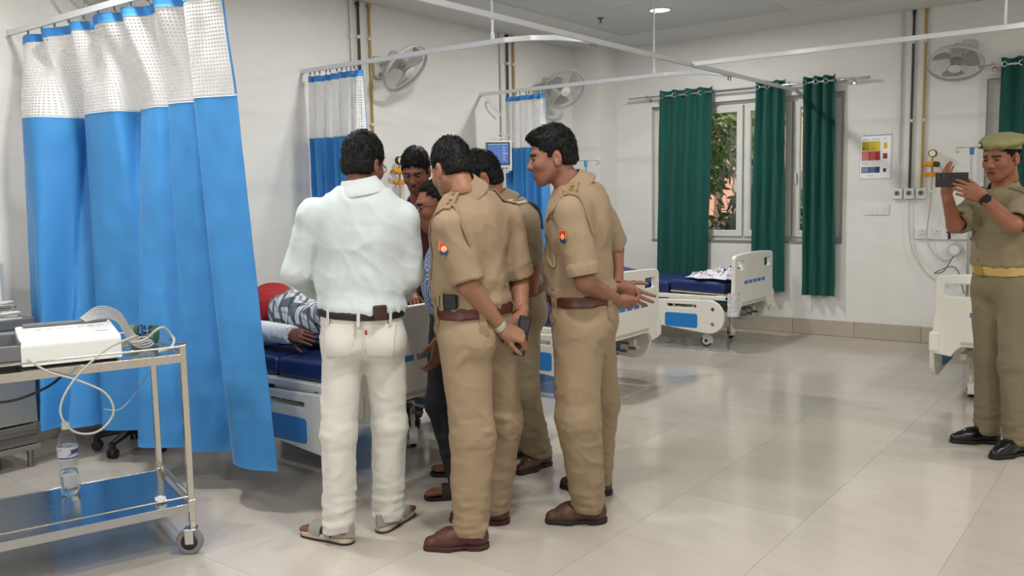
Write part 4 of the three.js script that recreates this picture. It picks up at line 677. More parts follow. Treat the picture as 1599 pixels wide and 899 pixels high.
// surface nets over the box b with cubic cells
function meshField(fn, b, cell, uvf, colf) {
  const nx = Math.ceil((b.max.x - b.min.x) / cell) + 2, ny = Math.ceil((b.max.y - b.min.y) / cell) + 2, nz = Math.ceil((b.max.z - b.min.z) / cell) + 2;
  const ox = b.min.x - cell / 2, oy = b.min.y - cell / 2, oz = b.min.z - cell / 2, val = new Float32Array(nx * ny * nz), B = 5, reach = cell * B * 0.9 * 1.25 + cell * 1.5;
  for (let k = 0; k < nz; k += B) for (let j = 0; j < ny; j += B) for (let i = 0; i < nx; i += B) {
    const d = fn(ox + (i + (B - 1) / 2) * cell, oy + (j + (B - 1) / 2) * cell, oz + (k + (B - 1) / 2) * cell), far = Math.abs(d) > reach;
    for (let kk = k; kk < Math.min(nz, k + B); kk++) for (let jj = j; jj < Math.min(ny, j + B); jj++) for (let ii = i; ii < Math.min(nx, i + B); ii++) val[(kk * ny + jj) * nx + ii] = far ? d : fn(ox + ii * cell, oy + jj * cell, oz + kk * cell);
  }
  const id = new Int32Array(nx * ny * nz).fill(-1), pos = [], idx = [];
  const off = [[0, 0, 0], [1, 0, 0], [0, 1, 0], [1, 1, 0], [0, 0, 1], [1, 0, 1], [0, 1, 1], [1, 1, 1]], E = [[0, 1], [2, 3], [4, 5], [6, 7], [0, 2], [1, 3], [4, 6], [5, 7], [0, 4], [1, 5], [2, 6], [3, 7]], v = new Float32Array(8);
  for (let k = 0; k + 1 < nz; k++) for (let j = 0; j + 1 < ny; j++) for (let i = 0; i + 1 < nx; i++) {
    let m = 0; for (let q = 0; q < 8; q++) { const o = off[q]; v[q] = val[((k + o[2]) * ny + j + o[1]) * nx + i + o[0]]; if (v[q] < 0) m |= 1 << q; }
    if (m === 0 || m === 255) continue;
    let x = 0, y = 0, z = 0, n = 0;
    for (const [a, c] of E) { if ((v[a] < 0) === (v[c] < 0)) continue; const t = v[a] / (v[a] - v[c]), p = off[a], q = off[c]; x += p[0] + (q[0] - p[0]) * t; y += p[1] + (q[1] - p[1]) * t; z += p[2] + (q[2] - p[2]) * t; n++; }
    id[(k * ny + j) * nx + i] = pos.length / 3; pos.push(ox + (i + x / n) * cell, oy + (j + y / n) * cell, oz + (k + z / n) * cell);
  }
  const I = (i, j, k) => id[(k * ny + j) * nx + i];
  const quad = (a, b2, c, d, flip) => { if (a < 0 || b2 < 0 || c < 0 || d < 0) return; if (flip) idx.push(a, c, b2, a, d, c); else idx.push(a, b2, c, a, c, d); };
  for (let k = 1; k + 1 < nz; k++) for (let j = 1; j + 1 < ny; j++) for (let i = 1; i + 1 < nx; i++) {
    const s = val[(k * ny + j) * nx + i] < 0;
    if (s !== val[(k * ny + j) * nx + i + 1] < 0) quad(I(i, j - 1, k - 1), I(i, j, k - 1), I(i, j, k), I(i, j - 1, k), !s);
    if (s !== val[(k * ny + j + 1) * nx + i] < 0) quad(I(i - 1, j, k - 1), I(i - 1, j, k), I(i, j, k), I(i, j, k - 1), !s);
    if (s !== val[((k + 1) * ny + j) * nx + i] < 0) quad(I(i - 1, j - 1, k), I(i, j - 1, k), I(i, j, k), I(i - 1, j, k), !s);
  }
  const g = new THREE.BufferGeometry(); g.setAttribute('position', new THREE.Float32BufferAttribute(pos, 3)); g.setIndex(idx); g.computeVertexNormals();
  const N = pos.length / 3, uv = new Float32Array(N * 2); if (uvf) for (let i = 0; i < N; i++) { const w = uvf(pos[3 * i], pos[3 * i + 1], pos[3 * i + 2]); uv[2 * i] = w[0]; uv[2 * i + 1] = w[1]; }
  g.setAttribute('uv', new THREE.BufferAttribute(uv, 2));
  if (colf) { const c = new Float32Array(N * 3); for (let i = 0; i < N; i++) c.set(colf(pos[3 * i], pos[3 * i + 1], pos[3 * i + 2]), 3 * i); g.setAttribute('color', new THREE.BufferAttribute(c, 3)); }
  return g;
}
function frame(fwd, up) { const z = fwd.clone().normalize(), x = up.clone().cross(z).normalize(); return { x, y: z.clone().cross(x), z }; }   // x = the person's left
const inFrame = (F, o) => (x, y, z) => o.clone().addScaledVector(F.x, x).addScaledVector(F.y, y).addScaledVector(F.z, z);
const mixin = (g, list) => { const out = mergeGeometries([g, ...list].map((q) => { q.deleteAttribute('uv'); return q; }), false); return out; };

// hand: wrist, direction of the fingers, palm normal, side +1 right / -1 left, curls [thumb,index,middle,ring,little]
function handField(w, dir, palm, side, curl, spread = 0.06, s = 1, thumbOut = 0.75) {
  const F = new Field(0.009 * s), d = dir.clone().normalize(), n = palm.clone().addScaledVector(d, -palm.dot(d)).normalize(), lat = d.clone().cross(n).multiplyScalar(side);   // lat points to the thumb
  const P = (a, b, c) => w.clone().addScaledVector(d, a * s).addScaledVector(lat, b * s).addScaledVector(n, c * s);
  const fb = [[0.088, 0.031, 0], [0.092, 0.0105, -0.003], [0.087, -0.0105, -0.002], [0.078, -0.03, 0.002]], len = [[0.042, 0.026, 0.021], [0.046, 0.029, 0.022], [0.042, 0.027, 0.021], [0.033, 0.02, 0.019]];
  F.cone(P(-0.03, 0, 0), P(0.012, 0.004, 0), 0.026 * s, 0.027 * s, 0.015);
  fb.forEach((b, i) => F.cone(P(0.012, b[1] * 0.7, 0.002), P(...b), 0.0165 * s, 0.0118 * s, 0.016 * s));
  F.cone(P(0.02, 0.022, 0.012), P(0.055, 0.026, 0.012), 0.016 * s, 0.012 * s, 0.014 * s); F.cone(P(0.02, -0.02, 0.01), P(0.06, -0.026, 0.008), 0.014 * s, 0.011 * s, 0.014 * s);
  const nails = [];
  fb.forEach((b, i) => {
    let p = P(...b), a = 0; const c = curl[i + 1], sp = spread * [1, 0.3, -0.4, -1.1][i]; let r = 0.0092 - (i === 3 ? 0.0014 : 0);
    [0.9, 1.05, 0.7].forEach((f, j) => {
      a += c * f; const v = d.clone().multiplyScalar(Math.cos(a)).addScaledVector(n, Math.sin(a)).addScaledVector(lat, sp * Math.cos(a)).normalize(), q = p.clone().addScaledVector(v, len[i][j] * s);
      F.cone(p, q, r * s, (r - 0.0006) * s, j ? 0.003 * s : 0.007 * s); r -= 0.0008; p = q; if (j === 2) nails.push([q.clone().addScaledVector(v, -0.002), v, n.clone().multiplyScalar(-Math.cos(a)).addScaledVector(d, Math.sin(a))]);
    });
  });
  let p = P(0.022, 0.024, 0.008), r = 0.0125; const v0 = d.clone().multiplyScalar(1 - 0.35 * thumbOut).addScaledVector(lat, thumbOut).addScaledVector(n, 0.25 + 0.5 * curl[0]).normalize();
  [0.042, 0.034, 0.027].forEach((L, j) => { const v = v0.clone().addScaledVector(d, 0.35 * j).addScaledVector(lat, -0.32 * j * curl[0]).addScaledVector(n, 0.2 * j * curl[0]).normalize(), q = p.clone().addScaledVector(v, L * s); F.cone(p, q, r * s, (r - 0.0015) * s, j ? 0.004 * s : 0.012 * s); r -= 0.0016; p = q; });
  return F;
}
// head in its own frame: x left, y up, z forward; origin between the ears
function headField(o = {}) {
  const F = new Field(0.018), j = o.jaw ?? 1, s = 1;
  F.ell([0, 0.036, -0.014], [0.0755, 0.086, 0.096], null, 0.02).ell([0, -0.03, 0.03], [0.057 * j, 0.074, 0.06], null, 0.03).ell([0, 0.012, 0.045], [0.06, 0.06, 0.046], null, 0.02);
  for (const q of [-1, 1]) {
    F.cone([q * 0.05 * j, -0.045, -0.008], [q * 0.022 * j, -0.094, 0.052], 0.02, 0.017, 0.03).ball([q * 0.036, -0.024, 0.062], 0.026, 0.025).cone([q * 0.012, 0.026, 0.088], [q * 0.046, 0.027, 0.066], 0.0095, 0.009, 0.016);
    F.ball([q * 0.0125, -0.035, 0.0955], 0.0082, 0.01);
    F.ell([q * 0.0795, -0.006, -0.016], [0.0085, 0.0325, 0.0195], null, 0.008).ball([q * 0.076, -0.032, -0.01], 0.009, 0.008);
  }
  F.ball([0, -0.099, 0.063], 0.021, 0.025).cone([0, 0.016, 0.086], [0, -0.026, 0.107], 0.0085, 0.0108, 0.014).ball([0, -0.0315, 0.1065], 0.0103, 0.012);
  F.cone([-0.014, -0.0605, 0.0845], [0.014, -0.0605, 0.0845], 0.0075, 0.0075, 0.012).cone([-0.012, -0.0735, 0.083], [0.012, -0.0735, 0.083], 0.008, 0.008, 0.01).ell([0, -0.065, 0.062], [0.04, 0.035, 0.028], null, 0.02);
  return F;
}
function headAt(F) {
  return (x, y, z) => {
    let d = F.at(x, y, z); const q = Math.abs(x);
    const sx = q - 0.032, sy = y - 0.006, sz = z - 0.097, e = Math.sqrt(sx * sx * 0.7 + sy * sy * 1.5 + sz * sz) - 0.0155; d = smax(d, -e, 0.012);      // eye sockets
    const cx = q - 0.09, cy = y + 0.002, cz = z + 0.01; d = smax(d, -(Math.sqrt(cx * cx + cy * cy * 0.4 + cz * cz) - 0.0095), 0.006);                       // ear hollow
    const lip = Math.max(Math.abs(y + 0.0668) - 0.0012, q - 0.021, 0.07 - z); d = smax(d, -lip, 0.004);
    return d;
  };
}
const E1 = V(0.796, 0, -0.606), E2 = V(-0.606, 0, -0.796);   // across and along the photographer's line of sight, on the floor
const dirOf = (a, b, y = 0) => E1.clone().multiplyScalar(a).addScaledVector(E2, b).add(V(0, y, 0)).normalize();
const skinMat = new THREE.MeshPhysicalMaterial({ color: 0xffffff, vertexColors: true, roughness: 0.5, sheen: 0.15, sheenRoughness: 0.5, specularIntensity: 0.6 });
const eyeMat = std(0xd9d4cc, 0.2), irisMat = std(0x1a100b, 0.15);
const lin = (hex) => { const c = new THREE.Color(hex); return [c.r, c.g, c.b]; };
const clothMat = (hex, o = {}) => new THREE.MeshPhysicalMaterial({ color: hex, roughness: 0.85, sheen: 0.25, sheenRoughness: 0.6, sheenColor: new THREE.Color(hex), ...o });
const khaki = clothMat(0x8f7b63), khakiGreen = clothMat(0x7d7258), khakiTrim = clothMat(0x857258), leather = std(0x4a1d16, 0.42), brownShoe = std(0x4d2b1e, 0.42), tanShoe = std(0x5e3521, 0.42), hairMat = std(0x070606, 0.66, 0, { specularIntensity: 0.5 }), gold = std(0xb08a45, 0.35, 0.6), sole = std(0x1e1712, 0.7);
function person(label, J0, o) {
  const J = {}; for (const k in J0) J[k] = k.startsWith('foot') ? J0[k].map((p) => V(...p)) : V(...J0[k]);
  const root = thing('person', label, 'person', [J.pel.x, 0, J.pel.z]);
  const T = root.position; const put = (name, g, m, l, parent) => { g.translate(-T.x, -T.y, -T.z); return part(name, g, m, parent ?? root, l); };
  const s = o.s ?? 1, up = J.neck.clone().sub(J.pel).normalize();
  const cr = J.shR.clone().sub(J.shL).normalize(), cf = up.clone().cross(cr).normalize(), C = frame(cf, up), pr = J.hiR.clone().sub(J.hiL).normalize(), Pf = frame(V(0, 1, 0).cross(pr).normalize(), V(0, 1, 0));
  const on = inFrame(C, J.pel), spine = (t) => J.pel.clone().lerp(J.neck, t);
  for (const q of ['L', 'R']) { const [h, t] = J['foot' + q], d = t.clone().sub(h).normalize(); J['an' + q] = h.clone().addScaledVector(d, 0.06).setY(0.09); J['fd' + q] = d; }
  const skin = lin(o.skin ?? 0x8a5a41);
  // ---- body (one surface), head and hands on finer grids
  const B = new Field(0.03), bl = o.belly ?? 0;
  B.ell(spine(0.72).addScaledVector(C.z, 0.0), [0.15, 0.17, 0.095], C).ell(spine(0.3).addScaledVector(C.z, 0.01), [0.128, 0.16, 0.09 + bl * 0.5], C).ell(J.pel.clone().add(V(0, -0.04, 0)), [0.14, 0.11, 0.095], Pf).cone(J.shL, J.shR, 0.05, 0.05);
  const headF = frame(o.face, o.headUp ?? V(0, 1, 0)), H = inFrame(headF, J.head), hs = o.headScale ?? 1;
  B.cone(J.neck.clone().addScaledVector(up, -0.03), H(0, -0.055, -0.03), 0.062, 0.05, 0.03);
  for (const q of ['L', 'R']) { B.cone(J['sh' + q], J['el' + q], 0.047 * s, 0.039 * s).cone(J['el' + q], J['wr' + q], (o.forearm ?? 0.041) * s, 0.0275 * s, 0.015).cone(J['hi' + q], J['kn' + q], 0.072, 0.052).cone(J['kn' + q], J['an' + q], 0.05, 0.036).cone(J['an' + q], J['an' + q].clone().addScaledVector(J['fd' + q], 0.11).setY(0.04), 0.034, 0.026).cone(J['an' + q].clone().setY(0.06), J['an' + q].clone().addScaledVector(J['fd' + q], -0.03).setY(0.045), 0.03, 0.027); }
  const skinCol = (x, y, z) => { const n = 1 + 0.06 * noise3(x * 14, y * 14, z * 14); return skin.map((c) => c * n); };
  const body = meshField((x, y, z) => B.at(x, y, z), B.box(0.02), 0.011, null, skinCol);
  const HF = headField(o), hAt = headAt(HF);
  const hb = new THREE.Box3(V(-0.1, -0.14, -0.125), V(0.1, 0.14, 0.135));
  HF.cone([0, -0.055, -0.035], [0, -0.115, -0.045], 0.054, 0.055, 0.03);
  const stub = o.stubble ?? 0.25, lipc = lin(o.lip ?? 0x6b3a33);
  const headCol = (x, y, z) => {
    let c = skin.map((k) => k * (1 + 0.05 * noise3(x * 40, y * 40, z * 40)));
    const mixc = (to, a) => { c = c.map((k, i) => lerp(k, to[i], a)); };
    const jawm = sstep(-0.02, -0.05, y) * sstep(-0.03, 0.02, z) * sstep(0.12, 0.07, -y) ; mixc(skin.map((k) => k * 0.62), jawm * stub);
    if (z > 0.07 && Math.abs(x) < 0.023 && Math.abs(y + 0.0668) < 0.013) mixc(lipc, 0.75);
    if (z > 0.055 && Math.abs(y - 0.0265 + 0.004 * Math.abs(x) / 0.03) < 0.0065 && Math.abs(x) > 0.012 && Math.abs(x) < 0.052) mixc([0.012, 0.01, 0.01], 0.85);
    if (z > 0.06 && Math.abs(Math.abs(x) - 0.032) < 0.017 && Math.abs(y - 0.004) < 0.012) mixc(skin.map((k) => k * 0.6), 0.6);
    return c;
  };
  const toWorld = (g) => { const m = new THREE.Matrix4().makeBasis(headF.x, headF.y, headF.z).multiply(new THREE.Matrix4().makeScale(hs, hs, hs)); m.setPosition(J.head); g.applyMatrix4(m); return g; };
  const head = toWorld(meshField(hAt, hb, 0.0034, null, headCol));
  const bits = [head];
  for (const q of ['L', 'R']) if (o['hand' + q]) { const h = o['hand' + q], hf = handField(J['wr' + q], h.dir, h.palm, q === 'R' ? 1 : -1, h.curl ?? [0.4, 0.4, 0.4, 0.4, 0.4], h.spread, h.s ?? 1, h.thumb); bits.push(meshField((x, y, z) => hf.at(x, y, z), hf.box(0.008), 0.0034, null, skinCol)); }
  if (o.shoe?.sandal) for (const q of ['L', 'R']) { const ft = bareFoot(q, J); bits.push(meshField((x, y, z) => ft.at(x, y, z), ft.box(0.01), 0.0042, null, skinCol)); }
  put('body', mixin(body, bits), skinMat);
  // ---- eyes, hair
  for (const q of [-1, 1]) {
    const e = new THREE.SphereGeometry(0.0122, 16, 12); e.translate(q * 0.032, 0.004, 0.0775); const eye = put('eye', toWorld(e), eyeMat);
    const ir = new THREE.SphereGeometry(0.0062, 12, 8); ir.scale(1, 1, 0.45); ir.translate(q * 0.032, 0.001, 0.0882); put('iris', toWorld(ir), irisMat, undefined, eye);
    const lid = new THREE.SphereGeometry(0.0133, 16, 10, 0, 6.2832, 0, Math.PI * (o.lids ?? 0.56)); lid.rotateX(0.5); lid.translate(q * 0.032, 0.004, 0.0772); const lc = new Float32Array(lid.attributes.position.count * 3); for (let i = 0; i < lc.length; i += 3) lc.set(skin.map((k) => k * 0.75), i); lid.setAttribute('color', new THREE.BufferAttribute(lc, 3)); put('eyelid', toWorld(lid), skinMat);
    const la = []; for (let k = -4; k <= 4; k++) { const t = k / 4 * 1.15, ph = 0.12 - 0.16 * (1 - t * t * 0.6); la.push([q * 0.032 + 0.0136 * Math.sin(t), 0.0055 - 0.004 * t * t, 0.0772 + 0.0137 * Math.cos(t)]); } put('eyelash', toWorld(tube(la, 0.0012, 5, 16)), hairMat);
  }
  if (o.hair !== null) {
    const h = o.hair ?? {}, th = h.top ?? 0.02, sd = h.side ?? 0.008, seed = h.seed ?? 1, fr = h.front ?? 0, nape = h.nape ?? -0.06;
    const hf = new Field(0.02).ell([0, 0.036 + th * 0.45, -0.015], [0.0755 + sd, 0.086 + th * 0.75, 0.097 + sd], null).ell([0, -0.02, -0.05], [0.064 + sd, 0.07, 0.062 + sd], null, 0.03);
    if (h.cap) hf.p[0].ry = 0.07;
    if (h.quiff) hf.ell([0, 0.1, 0.05], [0.06, 0.034, 0.055], null, 0.03);
    const fn = (x, y, z) => {
      let d = hf.at(x, y, z) + 0.002 * noise3(x * 40 + seed, y * 30, z * 40);
      const slope = 0.72 * (z - 0.004 - fr * 0.3) - 0.69 * (y + 0.015) + 0.006 * noise3(x * 40, y * 40, seed);           // hairline from the ear to the forehead
      const side = Math.max(z - 0.062, 0) * 0; d = smax(d, slope, 0.008);
      const q = Math.abs(x); if (q > 0.055) { const ex = y + 0.005, ez = z + 0.015; d = smax(d, -(Math.sqrt(ex * ex * 0.55 + ez * ez * 1.3) - 0.027), 0.006); }      // clear the ears
      if (h.cap) d = smax(d, y - 0.07, 0.006);
      d = smax(d, nape - y + 0.3 * Math.max(0, z + 0.03) + 0.004 * noise3(x * 30, 2, z * 30), 0.02);
      return d;
    };
    const hg = meshField(fn, new THREE.Box3(V(-0.11, -0.13, -0.145), V(0.11, 0.185, 0.14)), 0.0042), hp = hg.attributes.position, hn = hg.attributes.normal, rs = rng(seed + 100), sp = [], si = [];
    for (let k = 0; k < 1500; k++) {   // short locks following the crown
      const i = (rs() * hp.count) | 0, a = V(hp.getX(i), hp.getY(i), hp.getZ(i)), n = V(hn.getX(i), hn.getY(i), hn.getZ(i)); if (a.y < -0.02) continue;
      const dn = a.clone().sub(V(0.01, 0.12, -0.06)); let fl = dn.addScaledVector(n, -dn.dot(n)); if (fl.length() < 0.004) continue; fl.normalize(); const sd2 = n.clone().cross(fl).normalize(), len = (0.012 + 0.012 * rs()) * (a.y > 0.04 ? 1.25 : 0.6), w2 = 0.0016;
      a.addScaledVector(n, -0.002); const m = a.clone().addScaledVector(fl, len * 0.5).addScaledVector(n, 0.003 + 0.002 * rs()), e = a.clone().addScaledVector(fl, len).addScaledVector(n, 0.001 + 0.003 * rs()).addScaledVector(sd2, 0.006 * (rs() - 0.5)), b0 = sp.length / 3;
      for (const [p, ww] of [[a, w2], [m, w2 * 0.9]]) { const l = p.clone().addScaledVector(sd2, ww), r = p.clone().addScaledVector(sd2, -ww), t = p.clone().addScaledVector(n, ww); sp.push(l.x, l.y, l.z, r.x, r.y, r.z, t.x, t.y, t.z); } sp.push(e.x, e.y, e.z);
      for (const [p, q] of [[0, 2], [2, 1], [1, 0]]) si.push(b0 + p, b0 + 3 + p, b0 + q, b0 + q, b0 + 3 + p, b0 + 3 + q, b0 + 3 + p, b0 + 6, b0 + 3 + q);
    }
    const lg = new THREE.BufferGeometry(); lg.setAttribute('position', new THREE.Float32BufferAttribute(sp, 3)); lg.setIndex(si); lg.computeVertexNormals(); lg.setAttribute('uv', new THREE.BufferAttribute(new Float32Array(sp.length / 3 * 2), 2));
    put('hair', toWorld(mergeGeometries([hg, lg], false)), o.hairMat ?? hairMat);
  }
  if (o.moustache) { const mf = new Field(0.008).cone([0.004, -0.0495, 0.0945], [0.03, -0.06, 0.08], 0.0058, 0.0035).cone([-0.004, -0.0495, 0.0945], [-0.03, -0.06, 0.08], 0.0058, 0.0035); put('moustache', toWorld(meshField((x, y, z) => mf.at(x, y, z) + 0.001 * noise3(x * 300, y * 100, z * 300), mf.box(0.006), 0.0022)), hairMat); }
  if (o.glasses) {
    const rims = [], gm = std(o.glasses, 0.3, 0.3);
    for (const q of [-1, 1]) { const pts = []; for (let k = 0; k < 16; k++) { const a = k / 16 * 6.2832; pts.push([q * 0.033 + 0.024 * Math.cos(a) * (1 + 0.08 * Math.cos(4 * a)), -0.001 + 0.0175 * Math.sin(a), 0.1 - 0.25 * Math.abs(0.024 * Math.cos(a) + 0.0) * 0.3]); } rims.push(tube(pts, 0.0016, 6, 48, true)); rims.push(tube([[q * 0.056, 0.006, 0.096], [q * 0.075, 0.007, 0.06], [q * 0.0835, 0.008, 0.0], [q * 0.083, -0.004, -0.03]], 0.0016, 6, 24)); }
    rims.push(tube([[-0.01, 0.004, 0.1], [0, 0.007, 0.104], [0.01, 0.004, 0.1]], 0.0016, 6, 12));
    const gl = put('glasses', toWorld(merge(rims)), gm, 'thin rimmed glasses');
    for (const q of [-1, 1]) { const c = new THREE.CircleGeometry(0.0225, 24); c.scale(1, 0.74, 1); c.translate(q * 0.033, -0.001, 0.0985); put('lens', toWorld(c), new THREE.MeshPhysicalMaterial({ transmission: 1, roughness: 0.02, thickness: 0, side: THREE.DoubleSide }), undefined, gl); }
  }
  // ---- shirt
  const sh = o.shirt, S = new Field(0.035), [sx, sz] = sh.size ?? [0.178, 0.13];
  const waist = J.pel.clone().addScaledVector(up, sh.waist ?? 0.035);
  S.ell(spine(0.66), [sx, 0.235, sz], C).ell(spine(0.3).addScaledVector(C.z, 0.012 + bl * 0.35), [sx * (sh.mid ?? 0.93), 0.2, sz * 1.02 + bl * 0.6], C).ell(J.pel.clone().addScaledVector(up, 0.03), [sx * (sh.low ?? 0.88), 0.12, sz * (sh.lowz ?? 0.95) + bl * 0.2], C);
  const shMid = J.shL.clone().lerp(J.shR, 0.5); S.cone(J.shL, shMid.clone().addScaledVector(up, 0.03), 0.066, 0.078).cone(J.shR, shMid.clone().addScaledVector(up, 0.03), 0.066, 0.078).cone(J.neck.clone().addScaledVector(up, -0.045), J.neck.clone().addScaledVector(up, -0.01), 0.09, 0.07, 0.04);
  const cuffs = {};
  const arm = {};
  for (const q of ['L', 'R']) {
    const a = J['sh' + q], e = J['el' + q], w = J['wr' + q], A = new Field(0.02), r0 = sh.r0 ?? 0.07, r1 = sh.r1 ?? 0.062;
    if (sh.long) { A.cone(a, e, r0, r1).cone(e, e.clone().lerp(w, 0.93), r1 * 0.98, 0.043); cuffs[q] = { p: e.clone().lerp(w, 0.92), d: w.clone().sub(e).normalize(), r: 0.043 }; }
    else { const t = sh.cuff ?? 0.92, p = a.clone().lerp(e, t), d = e.clone().sub(a).normalize(); A.cone(a, p.clone().addScaledVector(d, 0.05), r0, r1); cuffs[q] = { p, d, r: r1 }; }
    arm[q] = A;
  }
  const nx = o.seed ?? 1, folds = [], rf = rng((o.seed ?? 1) * 31 + 5);
  const march = (c, d, fn) => { let t = 0.02; for (let i = 0; i < 50; i++) { const q = c.clone().addScaledVector(d, t), v = fn(q); if (v > -0.0006) break; t += Math.max(0.0015, -v * 0.8); } return c.clone().addScaledVector(d, t); };
  const around = (th) => C.x.clone().multiplyScalar(Math.sin(th)).addScaledVector(C.z, Math.cos(th));   // 0 front, +left, pi back
  const onShirt = (th, h) => march(J.pel.clone().addScaledVector(up, h), around(th), (q) => S.at(q.x, q.y, q.z));
  const onArm = (q, t, a) => { const A = J['sh' + q].clone().lerp(J['el' + q], t), ax = J['el' + q].clone().sub(J['sh' + q]).normalize(), u = ax.clone().cross(C.z).normalize(), w2 = ax.clone().cross(u); return march(A, u.multiplyScalar(Math.cos(a)).addScaledVector(w2, Math.sin(a)), (p) => arm[q].at(p.x, p.y, p.z)); };
  for (const [t0, h0, t1, h1, amp, r] of sh.folds ?? []) folds.push({ A: onShirt(t0, h0), B: onShirt(t1, h1), amp, r });
  for (let k = 0; k < (sh.nFolds ?? 14); k++) { const th = rf() * 6.2832, h = 0.06 + rf() * 0.26, dt = (rf() < 0.5 ? -1 : 1) * (0.25 + 0.5 * rf()), dh = 0.05 + 0.12 * rf(); folds.push({ A: onShirt(th, h), B: onShirt(th + dt, h + dh), amp: (0.005 + 0.005 * rf()) * (sh.foldAmp ?? 1), r: 0.011 + 0.007 * rf() }); }
  for (const q of ['L', 'R']) for (let k = 0; k < 7; k++) { const t = 0.15 + 0.8 * rf(), a = rf() * 6.2832; folds.push({ A: onArm(q, t, a), B: onArm(q, clamp(t + 0.3 * (rf() - 0.4), 0.05, 1), a + 0.9 + rf()), amp: (0.005 + 0.004 * rf()) * (sh.foldAmp ?? 1), r: 0.010 + 0.006 * rf() }); }
  const foldAt = (list, x, y, z) => { let s2 = 0; for (const f of list) { const px = x - f.A.x, py = y - f.A.y, pz = z - f.A.z; if (px * px + py * py + pz * pz > 0.12) continue; const dx = f.B.x - f.A.x, dy = f.B.y - f.A.y, dz = f.B.z - f.A.z; let t = (px * dx + py * dy + pz * dz) / (dx * dx + dy * dy + dz * dz); t = clamp(t, 0, 1); const ux = px - dx * t, uy = py - dy * t, uz = pz - dz * t, d2 = ux * ux + uy * uy + uz * uz; s2 += f.amp * Math.exp(-d2 / (f.r * f.r)) * Math.sin(Math.PI * clamp(t * 0.9 + 0.05, 0, 1)); } return s2; };
  const crease = (n) => { const r = 1 - Math.abs(n); return r * r * r * r * r; };
  const wr = (x, y, z, amp) => amp * (0.55 * noise3(x * 8 + nx, y * 2.6, z * 8) - 0.95 * crease(noise3(x * 5 + y * 4.5 + nx, y * 3 - x * 3, z * 5 - y * 3.5)) * (0.5 + 0.5 * noise3(x * 3, y * 3 + nx, z * 3)) - 0.55 * crease(noise3(x * 4 - z * 4, y * 8 + nx, z * 4 + x * 3)) * sstep(-0.1, 0.5, noise3(x * 2.5 + nx, y * 4, z * 2.5)) + 0.06 * noise3(x * 24, y * 16 + nx, z * 24));
  const sAmp = sh.wrinkle ?? 0.006;
  const shirtAt = (x, y, z) => {
    let d = S.at(x, y, z);
    for (const q of ['L', 'R']) { const c = cuffs[q], A = arm[q]; let a = A.at(x, y, z); if (a > d + 0.06) continue; const al = (x - c.p.x) * c.d.x + (y - c.p.y) * c.d.y + (z - c.p.z) * c.d.z; a = smax(a, al, 0.006); if (al > -0.035) { const ux = x - c.p.x - c.d.x * al, uy = y - c.p.y - c.d.y * al, uz = z - c.p.z - c.d.z * al; a = Math.max(a, Math.min(c.r - 0.009 - Math.sqrt(ux * ux + uy * uy + uz * uz), 1)); } d = smin(d, a, 0.028); }
    d += wr(x, y, z, sAmp); if (d < 0.03 && d > -0.03) d -= foldAt(folds, x, y, z);
    const w = (x - waist.x) * up.x + (y - waist.y) * up.y + (z - waist.z) * up.z;
    if (w < 0.16 && w > -0.05) { const px = (x - waist.x) * C.x.x + (z - waist.z) * C.x.z, pz = (x - waist.x) * C.z.x + (z - waist.z) * C.z.z, th = Math.atan2(px, pz); d -= Math.exp(-Math.max(0, w) / 0.05) * (0.004 * Math.sin(th * 15 + 2 * noise3(th * 1.5, w * 6, nx)) + 0.005 * noise3(th * 3, w * 8, nx)) + 0.009 * Math.exp(-Math.pow((w - 0.035) / 0.025, 2)); }
    d = smax(d, -w, 0.012);
    const nk = (x - J.neck.x) * up.x + (y - J.neck.y) * up.y + (z - J.neck.z) * up.z; d = smax(d, nk - 0.012, 0.008);
    return d;
  };
  const sb = S.box(0.03); for (const q of ['L', 'R']) sb.union(arm[q].box(0.03)); sb.min.y = Math.max(sb.min.y, Math.min(waist.y - 0.05, cuffs.L.p.y - 0.1, cuffs.R.p.y - 0.1));
  const planar = (x, y, z) => [(x - J.pel.x) * C.x.x + (y - J.pel.y) * C.x.y + (z - J.pel.z) * C.x.z + 0.7 * ((x - J.pel.x) * C.z.x + (z - J.pel.z) * C.z.z), (x - J.pel.x) * up.x + (y - J.pel.y) * up.y + (z - J.pel.z) * up.z];
  const shirt = put('shirt', meshField(shirtAt, sb, sh.cell ?? 0.0085, planar), sh.mat);
  // ---- trousers
  const tr = o.trousers, P = new Field(0.03), [rt, rk, ra] = tr.r ?? [0.096, 0.078, 0.066], hemY = tr.hem ?? 0.055;
  P.ell(J.pel.clone().add(V(0, -0.035, 0)), tr.hips ?? [0.165, 0.14, 0.125], Pf).ell(waist.clone(), [sx * (sh.low ?? 0.88) * 0.97, 0.1, sz * (sh.lowz ?? 0.95) * 0.97 + bl * 0.15], C);
  for (const q of ['L', 'R']) { const hi = J['hi' + q], kn = J['kn' + q], an = J['an' + q].clone().addScaledVector(J['fd' + q], tr.shift ?? 0.012); P.cone(hi.clone().lerp(kn, 0.05), kn, rt, rk, 0.028).cone(kn, an.clone().setY(hemY - 0.03), rk, ra, 0.03); P.ball(hi.clone().addScaledVector(Pf.z, -0.045).add(V(0, -0.02, 0)), 0.093, 0.035); }
  const tf = [], onLeg = (q, th, y) => { const hi = J['hi' + q], kn = J['kn' + q], an = J['an' + q], c = y > kn.y ? kn.clone().lerp(hi, (y - kn.y) / (hi.y - kn.y)) : an.clone().lerp(kn, (y - an.y) / (kn.y - an.y)); return march(c, Pf.x.clone().multiplyScalar(Math.sin(th)).addScaledVector(Pf.z, Math.cos(th)), (p) => P.at(p.x, p.y, p.z)); };
  for (const [q, t0, y0, t1, y1, amp, r] of tr.folds ?? []) tf.push({ A: onLeg(q, t0, y0), B: onLeg(q, t1, y1), amp, r });
